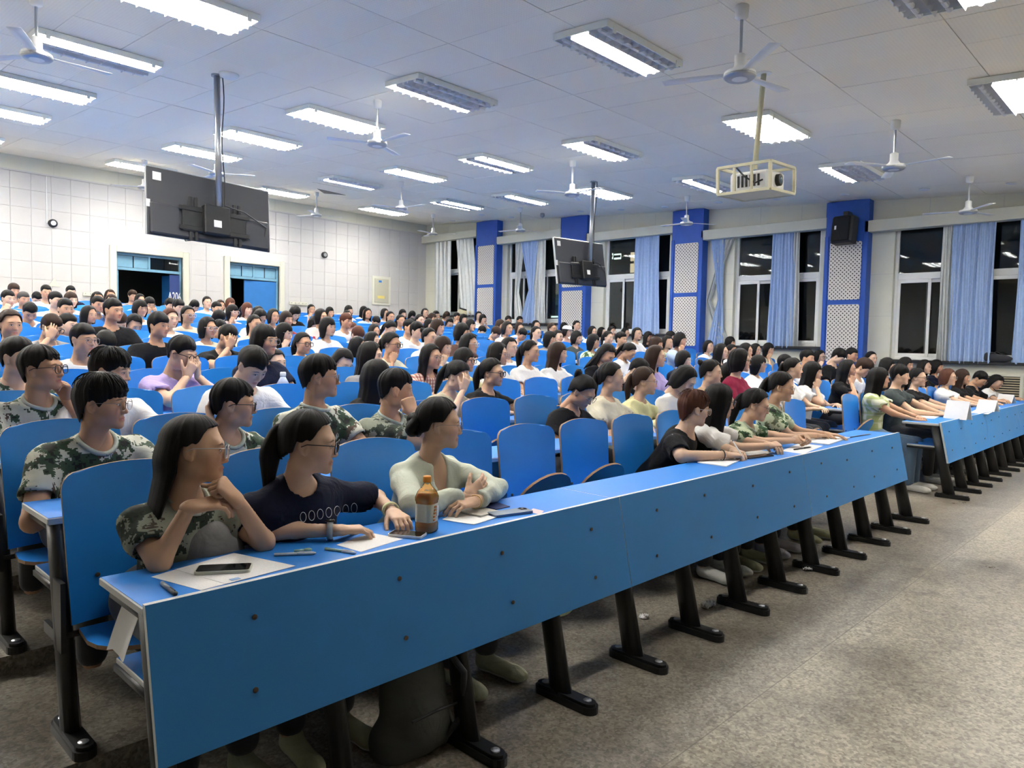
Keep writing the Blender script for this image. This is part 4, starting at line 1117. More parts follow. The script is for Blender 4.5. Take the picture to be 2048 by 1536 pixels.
# ------------------------------------------------------------------ hair
def smoothnoise(n, freq, seed):
    r = np.random.default_rng(seed); k = r.normal(size=freq); x = np.arange(n) / n * freq; i = np.floor(x).astype(int); t = x - i; t = t * t * (3 - 2 * t)
    return k[i % freq] * (1 - t) + k[(i + 1) % freq] * t
HAIRM = {}
def interp(a, pts):
    xs = [p[0] for p in pts]; return np.interp(a, xs, [p[1] for p in pts])
def sweep_tube(P, rad, nc, seed, amp=.12):
    """bundle of hair along a path: ridged tapering tube"""
    P = np.array(P, float); k = len(P); V = []; HP = []
    nz = smoothnoise(nc, max(5, nc // 2), seed) * amp; up = np.array([1.0, 0, 0])
    for i in range(k):
        t = P[min(i + 1, k - 1)] - P[max(i - 1, 0)]; t /= np.linalg.norm(t) + 1e-9; a = up - t * (up @ t); a /= np.linalg.norm(a); b = np.cross(t, a)
        for j in range(nc):
            w = 2 * math.pi * j / nc; r = rad[i] * (1 + nz[j]); V.append(P[i] + r * (math.cos(w) * a * 1.15 + math.sin(w) * b)); HP.append((j / nc * 2, i * .05, 0))
    F = [[i * nc + j, i * nc + (j + 1) % nc, (i + 1) * nc + (j + 1) % nc, (i + 1) * nc + j] for i in range(k - 1) for j in range(nc)]
    return V, F, HP
def hair_mesh(style, lod, var):
    key = (style, lod, var)
    if key in HAIRM: return HAIRM[key]
    nc, nr = ((132, 26), (64, 16), (36, 11))[lod]
    rs = np.random.default_rng(abs(hash((ord(style), var, 5))) % 9999)
    a = np.linspace(-math.pi, math.pi, nc, endpoint=False); A = np.degrees(np.abs(a)); sg = np.sign(a)
    bang = var % 2 == 1
    part = (var % 3 - 1) * 18 * math.pi / 180
    Ap = np.degrees(np.abs((a - part + math.pi) % (2 * math.pi) - math.pi))
    if style == 's': ze = interp(A, [(0, .062 if var % 2 else .046), (35, .058), (48, .050), (58, .034), (66, .010), (71, .000), (77, .014), (104, .018), (113, -.012), (130, -.048), (180, -.068)]); th = interp(A, [(0, .022), (40, .018), (60, .011), (75, .010), (105, .010), (130, .011), (180, .014)]); top = .019; tuck = .6; amp = .0030
    elif style == 'm': ze = interp(A, [(0, .034), (40, .032), (58, .012), (70, -.012), (78, -.002), (104, .002), (114, -.035), (140, -.078), (180, -.090)]); th = interp(A, [(0, .026), (50, .022), (75, .012), (105, .011), (180, .018)]); top = .025; tuck = .5; amp = .0046
    elif style == 'b': ze = interp(Ap, [(0, .090), (28, .086), (46, .074), (58, .046), (65, -.01), (72, -.095), (80, -.118), (180, -.135)]) if not bang else interp(A, [(0, .034), (38, .030), (52, .0), (64, -.090), (74, -.120), (180, -.130)]); th = interp(A, [(0, .010), (60, .012), (100, .018), (180, .020)]); top = .016; tuck = .10; amp = .0026
    elif style == 'l': ze = interp(Ap, [(0, .090), (28, .086), (46, .074), (58, .046), (65, -.01), (72, -.12), (85, -.26), (180, -.34)]) if not bang else interp(A, [(0, .034), (38, .030), (52, .0), (64, -.10), (85, -.26), (180, -.34)]); th = interp(A, [(0, .010), (60, .011), (100, .018), (180, .022)]); top = .015; tuck = .0; amp = .0026
    elif style == 'k': ze = interp(A, [(0, .091), (35, .088), (50, .079), (62, .058), (70, .030), (77, .013), (100, .014), (108, -.06), (120, -.26), (180, -.31)]); th = interp(A, [(0, .007), (75, .008), (110, .014), (180, .018)]); top = .011; tuck = .0; amp = .0018
    else: ze = interp(A, [(0, .091), (35, .088), (50, .079), (62, .058), (70, .032), (77, .013), (104, .014), (116, -.030), (150, -.060), (180, -.070)]); th = interp(A, [(0, .010), (60, .011), (100, .011), (180, .018)]); top = .015; tuck = .55; amp = .0018
    ze = ze + smoothnoise(nc, max(6, nc // 4), 3 + var) * (.005 if style in 'sm' else .003) + (smoothnoise(nc, nc // 2, 4 + var) * .004 if lod == 0 and style in 'smbl' else 0)
    if style in 'bl': ze = ze + np.where(A > 60, smoothnoise(nc, nc // 3, 9 + var) * (.012 if style == 'b' else .025), 0)
    c = np.array([0, .014, .030]); rx, ry, rz = .0765, .0970, .0900
    ridge = smoothnoise(nc, nc // 2, 21 + var) * amp + smoothnoise(nc, max(8, nc // 7), 31 + var) * amp * 1.1
    ridge = np.clip(ridge, -th * .38, th * .8) * (.55 if lod == 0 else .8)
    V = []; HP = []
    def pt(i, t, off):
        zend = ze[i]; phi_e = math.acos(max(-1, min(1, (zend - c[2]) / (rz + th[i])))) if zend > c[2] else math.pi / 2
        L1 = phi_e * .095; L2 = max(0, c[2] - zend); s = t * (L1 + L2)
        env = min(1, t * 3.2) if style in 'pun' else min(1, t * 2.2)
        rg = ridge[i] * env
        if s <= L1 or L2 == 0:
            phi = s / .095 if L2 > 0 else t * phi_e
            hgt = top + (th[i] - top) * (math.sin(phi)) ** 2 + rg + off
            if style in 'sm': hgt -= (max(0, t - .62) / .38) * (.45 if A[i] < 42 else .78) * (hgt - .001) if A[i] > 30 or t > .86 else 0
            return np.array([(rx + hgt) * math.sin(phi) * math.sin(a[i]), -(ry + hgt) * math.sin(phi) * math.cos(a[i]), (rz + hgt) * math.cos(phi)]) + c
        dz = s - L1; q = dz / .12
        k = 1 - tuck * min(q, 1.0) ** 1.6 * (.8 if A[i] < 110 else 1.0) * .42
        hgt = th[i] + rg + off
        if style in 'sm': hgt -= (max(0, t - .62) / .38) * .78 * (hgt - .001)
        if style == 'b': hgt += -.010 * max(0, q - .7) + .010 * math.sin(min(1, q) * math.pi)
        if style in 'lk': hgt += .010 * math.sin(min(1, q) * math.pi) - (.006 * q if A[i] < 110 else -.004 * q)
        x = (rx + hgt) * math.sin(a[i]) * k; y = -(ry + hgt) * math.cos(a[i]) * k
        if style in 'lk' and dz > .10: x *= 1 + .15 * min(1, (dz - .10) / .15); y = y * (1 - .10 * min(1, (dz - .1) / .2)) + (.03 * min(1, (dz - .1) / .2) if A[i] > 100 else -.02 * min(1, (dz - .1) / .2))
        return np.array([x, y, -dz]) + np.array([c[0], c[1], c[2]])
    for off, rows in ((0, range(nr + 1)), (-.012, range(nr, -1, -1))):
        for jj in rows:
            t = jj / nr
            for i in range(nc): V.append(pt(i, max(t, .012), off)); HP.append((i / nc * 3, t, 0))
    R_ = 2 * (nr + 1); F = [[j * nc + i, j * nc + (i + 1) % nc, (j + 1) * nc + (i + 1) % nc, (j + 1) * nc + i] for j in range(R_ - 1) for i in range(nc)]
    def add(v, f, h):
        b = len(V); V.extend(v); HP.extend(h); F.extend([[q + b for q in g] for g in f])
    if style == 'p':
        n = 14; P = []; rad = []
        for i in range(n):
            t = i / (n - 1); P.append((0 + .02 * math.sin(var), .095 + .055 * math.sin(min(1, t * 2) * math.pi / 2) - .012 * t, .045 + .02 * math.sin(min(1, t * 3) * math.pi) - .27 * t ** 1.3)); rad.append((.016 + .020 * math.sin(min(1, t * 1.6) * math.pi / 2)) * (1 - .75 * max(0, t - .5) * 2 * .9))
        add(*sweep_tube(P, rad, max(8, nc // 5), 5 + var, .16))
    if style == 'u':
        P = []; rad = []; cy, cz = (.105, .085)
        for i in range(17):
            w = 2 * math.pi * i / 16; P.append((.024 * math.cos(w), cy + .012 + .010 * math.sin(w), cz + .024 * math.sin(w))); rad.append(.022)
        add(*sweep_tube(P, rad, max(8, nc // 6), 8 + var, .12)); add(*sweep_tube([(0, cy - .02, cz - .02), (0, cy + .02, cz + .01), (0, cy + .04, cz + .02)], [.02, .03, .008], max(8, nc // 6), 9, .1))
    if style == 'n':       # low bun with a clip and loose face-framing locks
        P = []; rad = []; cy, cz = (.118, -.012)
        for i in range(17):
            w = 2 * math.pi * i / 16; P.append((.030 * math.cos(w), cy + .010 + .012 * math.sin(w * 2), cz + .034 * math.sin(w))); rad.append(.026)
        add(*sweep_tube(P, rad, max(8, nc // 6), 8 + var, .14)); add(*sweep_tube([(0, cy - .03, cz + .01), (0, cy + .02, cz), (0, cy + .045, cz - .01)], [.035, .036, .01], max(8, nc // 6), 9, .1))
    if style == 'm' and lod == 0:      # loose tufts over the fringe and crown
        for q in range(110):
            az = rs.uniform(-1.2, 1.2) if q % 2 else rs.uniform(-3.1, 3.1); phi0 = rs.uniform(.2, .8); L = rs.uniform(.5, .8); P = []
            for i in range(6):
                ph = phi0 + L * i / 5; hh = .024 + .008 * math.sin(i / 5 * math.pi) - (.006 if i == 5 else 0); aa = az + .12 * i / 5 * (1 if q % 3 else -1)
                if abs(az) > .9: ph = min(ph, 1.35)
                ph = min(ph, 1.22)
                P.append(np.array([(rx + hh) * math.sin(ph) * math.sin(aa), -(ry + hh) * math.sin(ph) * math.cos(aa), (rz + hh) * math.cos(ph)]) + c)
            add(*sweep_tube(P, list(np.array([.0014, .0024, .0024, .0020, .0014, .0006])), 5, q, .1))
    if False:   # loose strands in front of the ears
        for s in (-1, 1):
            for q in range(3):
                P = [np.array([s * (.074 + .004 * q), -.045 - .012 * q + .004 * i, .045 - .026 * i]) + np.array([s * .006 * math.sin(i / 5 * math.pi), -.006 * math.sin(i), 0]) for i in range(6 - q)]
                add(*sweep_tube(P, list(np.linspace(.0042, .001, len(P))), 5, q, .1))
    me = mkmesh('hair', np.array(V), np.array(F), [M['hair']], HP); HAIRM[key] = me; return me

CAPM = {}
def cap_mesh():
    if 'c' in CAPM: return CAPM['c']
    m = MB().mat(plain('white_cap_cloth', (.74, .74, .74), .8)); n = 24; v = []; f = []
    for j in range(9):
        ph = math.pi / 2 * j / 8
        for i in range(n): w = 2 * math.pi * i / n; v.append((.098 * math.sin(ph) * math.sin(w), .014 - .118 * math.sin(ph) * math.cos(w), .045 + .088 * math.cos(ph)))
    for j in range(8):
        for i in range(n): f.append([j * n + i, (j + 1) * n + i, (j + 1) * n + (i + 1) % n, j * n + (i + 1) % n])
    m.add(v, f); poly = [(.085 * math.cos(math.pi * i / 10), -.055 - .115 * math.sin(math.pi * i / 10)) for i in range(11)]; m.prism(poly, 2, .040, .046); CAPM['c'] = m.mesh('cap', True); return CAPM['c']

GLM = {}
def glasses_mesh(kind, lod):
    key = (kind, lod)
    if key in GLM: return GLM[key]
    m = MB().mat(M[{'d': 'frame_dark', 'c': 'frame_clear', 'g': 'frame_gold'}[kind]]); n = 20 if lod == 0 else 12; tr = {'d': .0022, 'c': .0020, 'g': .0013}[kind] * (1 if lod == 0 else 1.4)
    lens = MB().mat(M['lens'])
    for s in (-1, 1):
        P = []
        for i in range(n + 1):
            w = 2 * math.pi * i / n; e = .72; cx, sx = math.cos(w), math.sin(w); P.append((s * .0345 + .0255 * math.copysign(abs(cx) ** e, cx), -.1045 + .10 * abs(s * .0345 + .0255 * cx) ** 2 * 6, -.004 + .0215 * math.copysign(abs(sx) ** e, sx)))
        m.tube(P, tr, 6, cap=False); lens.add(P[:-1], [list(range(n))])
        m.tube([(s * .060, -.101, .006), (s * .074, -.085, .007), (s * .083, .0, .004), (s * .083, .022, -.006)], tr * .9, 6)
    m.tube([(-.010, -.1065, .004), (0, -.108, .006), (.010, -.1065, .004)], tr, 6)
    for mm in (m, lens): mm.v = [(x * 1.0, y - .003, z * 1.10) for x, y, z in mm.v]
    GLM[key] = (m.mesh('glasses', True), lens.mesh('lens')); return GLM[key]

# ------------------------------------------------------------------ people
YHIP = 2.64
HS = .915
TROU = {}
def trousers_mesh(lod):
    if lod in TROU: return TROU[lod]
    f = Field((-.30, -.56, .02), (.30, .24, .70), (.014, .022)[min(lod, 1)])
    f.ell((0, .03, .55), (.175, .135, .12), .04)
    for s in (-1, 1):
        f.cap((s * .085, .02, .53), (s * .105, -.37, .515), .092, .070, .03); f.cap((s * .105, -.37, .51), (s * .10, -.36, .12), .066, .056, .03)
    V, F = f.surf(); TROU[lod] = mkmesh('trousers', V, F, [M['darkcloth']]); return TROU[lod]
SHOE = {}
def shoe_mesh():
    if SHOE: return SHOE['s']
    f = Field((-.06, -.22, -.01), (.06, .09, .11), .006)
    f.cap((0, .03, .045), (0, -.13, .034), .042, .036, .02, flat=((1, 0, 0), .92)); f.ell((0, -.145, .034), (.042, .055, .030), .02); f.cap((0, .03, .05), (0, .035, .085), .038, .036, .02)
    V, F = f.surf(); V[:, 2] = np.maximum(V[:, 2], .006)
    c = V[F].mean(1); mi = (c[:, 2] < .022).astype(int)
    SHOE['s'] = mkmesh('shoe', V, F, [M['tee'], M['white']], None, mi); return SHOE['s']

BODYC = {}
def make_body(sp):
    """returns body mesh, shirt mesh, head matrix (local)"""
    lod = sp['lod']; g = sp['g']; key = sp.get('key')
    if key is not None and key in BODYC: return BODYC[key]
    Hc = np.array(sp['H'], float); R = rotm(math.radians(sp['hyaw']), math.radians(sp['pitch']), math.radians(sp.get('roll', 0)))
    by = math.radians(sp['byaw']); u = np.array([math.cos(by), math.sin(by), 0]); fw = np.array([math.sin(by), -math.cos(by), 0])
    Nk = Hc + .5 * (R @ np.array([0, .040, -.172])) + .5 * np.array([0, .050, -.166])
    hz = .53; hipx = sp.get('hipx', 0.0)
    L = .46 if g == 'm' else .44
    yh = Nk[1] + math.sqrt(max(.0004, L * L - (Nk[2] - hz) ** 2)); yh = min(.09, max(-.04, yh)); hip = np.array([hipx, yh, hz])
    up = Nk - hip; SL = np.linalg.norm(up); up = up / SL
    fwd = fw - up * (fw @ up); fwd /= np.linalg.norm(fwd)
    sw = (.178 if g == 'm' else .156) * sp.get('broad', 1.0)
    SC = Nk - up * .060 - fwd * .004
    sh = {-1: SC - u * sw - up * .012, 1: SC + u * sw - up * .012}
    Wt = hip + (Nk - hip) * .42; Ch = hip + (Nk - hip) * .74
    l1, l2 = (.285, .255) if g == 'm' else (.262, .235)
    arms = {}
    ZT = ZD + .030
    def deskarm(s, wx=.07, wy=-.41, dirx=.8, pose='flat'):
        return (None, np.array([s * wx, wy, ZT]), np.array([-s * dirx, -.6, -.05]), np.array([0, 0, -1.0]), pose, np.array([s * .42, -.12, ZD - .06]))
    pz = sp['pose']; sd = sp.get('side', -1)
    for s in (-1, 1): arms[s] = deskarm(s, sp.get('wx', .08), -.41 - .03 * (s > 0))
    if pz == 'w': arms[-1] = (None, np.array([-.13, -.38, ZT]), np.array([.35, -.93, -.1]), np.array([.25, 0, -1.0]), 'curl', np.array([-.42, -.05, ZD - .02])); arms[1] = deskarm(1, .15, -.40)
    def facearm(s, off, fd, pd, pose, el): return (None, Hc + R @ np.array([s * off[0], off[1], off[2]]), R @ np.array([s * fd[0], fd[1], fd[2]]), R @ np.array([s * pd[0], pd[1], pd[2]]), pose, np.array(el) * np.array([s, 1, 1]))
    if pz == 'c': arms[sd] = facearm(sd, (.075, -.070, -.165), (-.30, -.10, .95), (-.85, .5, 0), 'curl', (.24, -.50, ZD - .1))
    if pz == 'f': arms[sd] = facearm(sd, (.085, -.115, -.060), (-.35, .20, .90), (-.50, .85, 0), 'relax', (.26, -.52, ZD))
    if pz == 'h':
        for s in (-1, 1): arms[s] = facearm(s, (.060, -.120, -.125), (-.30, .05, .95), (-.35, .9, 0), 'relax', (.26, -.50, ZD))
    for s, a in (sp.get('arms') or {}).items(): arms[s] = a
    J = {}
    for s in (-1, 1):
        el, wr, fd, pd, hpz, hint = arms[s]
        if el is None: el, wr = ik(sh[s], wr, l1, l2, hint)
        J[s] = (np.array(el, float), np.array(wr, float), fd, pd, hpz)
    lo = np.minimum.reduce([Hc - .18, J[-1][0] - .1, J[1][0] - .1, J[-1][1] - .08, J[1][1] - .08, np.array([-.28, -.47, .06])]); hi = np.maximum.reduce([np.array([Hc[0] + .15, Hc[1] + .18, Hc[2] - .02]), J[-1][0] + .1, J[1][0] + .1, np.array([.28, .24, .7]), sh[1] + .12, J[1][1] + .06, J[-1][1] + .06])
    f = Field(lo, hi, (.0125, .020, .028)[lod]); fat = sp.get('fat', 1.0) * (1.0 if g == 'm' else .93)
    def torso(f, o):
        f.ell(hip + np.array([0, 0, .02]), (.165 * fat + o, .120 * fat + o, .115 + o), .05)
        f.cap(hip + up * .04, Wt, .140 * fat + o, .128 * fat + o, .05, flat=(fwd, .76)); f.cap(Wt, Ch, .128 * fat + o, .150 * fat + o, .05, flat=(fwd, .72))
        f.cap(SC - u * sw * .62 - up * .02, SC + u * sw * .62 - up * .02, .060 + o, .060 + o, .05)
        if g == 'f':
            for s in (-1, 1): f.ell(Ch + u * s * .068 + fwd * .078 - up * .030, (.058 + o * .5,) * 3, .05)
    torso(f, 0)
    f.cap(Nk - up * .03, Hc + R @ np.array([0, .030, -.085]), .060 if g == 'm' else .052, .050 if g == 'm' else .043, .035)
    ra = (.052, .041, .038, .026) if g == 'm' else (.046, .036, .034, .023)
    for s in (-1, 1):
        el, wr = J[s][:2]; f.cap(sh[s], el, ra[0], ra[1], .04); f.cap(el, wr, ra[2], ra[3], .018)
        f.cap(hip + np.array([s * .085, 0, .0]), (s * .105, -.37, .512), .080, .058, .03); f.cap((s * .105, -.37, .51), (s * .10, -.36, .09), .054, .040, .03)
    BV, BF = f.surf()
    hp = np.zeros((len(BV), 3)); hp[:, 2] = -9
    VV = [BV]; FF = [BF]; HPs = [hp]; base = len(BV)
    hv, hf = head(g, lod); VV.append((hv * HS) @ R.T + Hc); FF.append(hf + base); HPs.append(hv); base += len(hv)
    for s in (-1, 1):
        el, wr, fd, pd, hpz = J[s]; v, q = hand(hpz, lod, s); A = frame(fd, pd); sc = 1.0 if g == 'm' else .93
        VV.append((v * sc) @ A.T + wr); FF.append(q + base); h = np.zeros((len(v), 3)); h[:, 2] = -9; HPs.append(h); base += len(v)
    body = mkmesh('person', np.concatenate(VV), np.concatenate(FF), [M['skin']], np.concatenate(HPs))
    # shirt
    slv = sp.get('sleeve', .62); f = Field(np.minimum.reduce([sh[-1] - .14, sh[1] - .14, hip - np.array([.26, .24, .10]), J[-1][0] - .11, J[1][0] - .11] + ([J[s][1] - .08 for s in J] if slv > 1 else [])), np.maximum.reduce([sh[-1] + .12, sh[1] + .12, hip + .24, Nk + .10, J[-1][0] + .1, J[1][0] + .1] + ([J[s][1] + .08 for s in J] if slv > 1 else [])), (.0092, .0165, .0235)[lod])
    o = (.012, .014, .016)[lod]; torso(f, o)
    for s in (-1, 1):
        el, wr = J[s][:2]; d = el - sh[s]; d = d / np.linalg.norm(d)
        if slv <= 1:
            end = sh[s] + (el - sh[s]) * slv; f.cap(sh[s], end + d * .05, ra[0] + o + .004, ra[0] * .92 + o + .012, .05, cut=(end, d))
            if lod < 2: f.cap(end - d * .010, end + d * .06, ra[1] + .012, ra[1] + .012, .004, '-')
        else:
            f.cap(sh[s], el, ra[0] + o, ra[1] + o + .003, .05); e2 = wr - el; e2 = e2 / np.linalg.norm(e2); end = el + (wr - el) * min(1, slv - 1); f.cap(el, end + e2 * .04, ra[2] + o + .002, ra[3] + o + .004, .02, cut=(end, e2))
    nh = .066 if g == 'm' else .055
    f.cap(Nk - up * .006 + fwd * .012, Nk + up * .14 + fwd * .02, nh, nh + .004, .008, '-')
    if sp.get('vneck'): f.cap(Nk + fwd * .08, Nk + fwd * .125 - up * .16, .055, .015, .01, '-')
    if lod < 2:
        X, Y, Z = np.meshgrid(*f.ax, indexing='ij'); w = .0035 * np.sin(31 * X + 23 * Z + 2.5 * np.sin(17 * Y + 9 * Z)) + .0026 * np.sin(47 * Z - 29 * X + 38 * Y + 1.7 * np.sin(21 * X)); f.d = f.d + w.astype(np.float32)
    V, F = f.surf(); shirt = mkmesh('shirt', V, F, [M['tee']])
    Hm = Matrix([[*(R[i] * HS), Hc[i]] for i in range(3)] + [[0, 0, 0, 1]])
    out = (body, shirt, Hm, Nk, up, fwd, u, nh); 
    if key is not None: BODYC[key] = out
    return out

SKIN = [(.58, .365, .235), (.62, .405, .275), (.53, .315, .195), (.65, .44, .31), (.50, .285, .175)]
CAMOM = {'cm': 'camo', 'cg': 'camog', 'cd': 'camod', 'pl': 'plaid', 'rc': 'check'}
def place_person(sp, label):
    body, shirt, Hm, Nk, up, fwd, u, nh = make_body(sp); k = sp['k']; lod = sp['lod']
    o = bpy.data.objects.new('person', body); COL.objects.link(o); o.location = (sp['x'], YHIP + YR(k), fz(k) + sp.get('dz', 0.0))
    sk = SKIN[sp['skin'] % 5]; o.color = (*sk, 1); tag(o, label, 'person')
    h = inst('hair', hair_mesh('b' if sp['hair'] == 'c' else sp['hair'], lod, sp.get('hvar', 0)), o); h.matrix_local = Hm; h.color = (*HAIRC[sp['hc']], 1)
    if sp['hair'] == 'c': c = inst('cap', cap_mesh(), o); c.matrix_local = Hm
    s = inst('shirt', shirt, o); code = sp['shirt']; nm, col = SHIRT[code]
    if col is not None: s.color = (*col, 1)
    elif code in CAMOM: s.material_slots[0].link = 'OBJECT'; s.material_slots[0].material = M[CAMOM[code]]
    else: s.color = (.7, .7, .69, 1)
    if code == 'rg': s.color = (.016, .016, .018, 1)
    t = inst('trousers', trousers_mesh(0 if lod == 0 else 1), o)
    if sp.get('denim'): t.material_slots[0].link = 'OBJECT'; t.material_slots[0].material = M['denim']
    if sp.get('shoe') is not None:
        for sx in (-1, 1):
            q = inst('shoe', shoe_mesh(), o, (sx * .10, -.39, -.002 - sp.get('dz', 0)), (0, 0, sx * .12)); q.color = (*sp['shoe'], 1)
    if sp.get('gl'):
        gm, lm_ = glasses_mesh(sp['gl'], min(lod, 1)); q = inst('glasses', gm, o); q.matrix_local = Hm
        if lod == 0: inst('lens', lm_, q)
    if sp.get('collar') is not None:
        m = MB().mat(M['tee']); P = []
        sv = np.empty(len(shirt.vertices) * 3, np.float32); shirt.vertices.foreach_get('co', sv); sv = sv.reshape(-1, 3).astype(float)
        ax_ = up * .146 + fwd * .008; ax_ /= np.linalg.norm(ax_); c0 = Nk - up * .006 + fwd * .012; fx = fwd - ax_ * (fwd @ ax_); fx /= np.linalg.norm(fx); ux = np.cross(ax_, fx) * -1; ux = ux if ux @ u > 0 else -ux
        rel = sv - c0; hh = rel @ ax_; aa = rel @ ux; bb_ = rel @ fx; rr = np.hypot(aa, bb_); wv = np.arctan2(aa, bb_); ok = (rr > nh - .012) & (rr < nh + .016) & (hh > -.12)
        rim = []
        for i in range(28):
            w = 2 * math.pi * i / 28; dw = np.abs((wv - w + math.pi) % (2 * math.pi) - math.pi); sel = ok & (dw < .22); rim.append(hh[sel].max() if sel.any() else 0.0)
        rim = np.array(rim); rim = (rim + np.roll(rim, 1) + np.roll(rim, -1)) / 3
        for i in range(29):
            w = 2 * math.pi * i / 28; P.append(c0 + (nh + .004) * (ux * math.sin(w) + fx * math.cos(w)) + ax_ * (rim[i % 28] - .002)); continue
            c = Nk + fwd * .012; P.append(c + (nh + .007) * (u * math.sin(w) + fwd * math.cos(w)) + up * (.006 - .056 * math.cos(w) ** 2 * (1.0 if math.cos(w) > 0 else .45)))
        m.tube(P, .0105, 8, cap=False); q = m.build('collar', o, True); q.color = (*sp['collar'], 1)
    return o

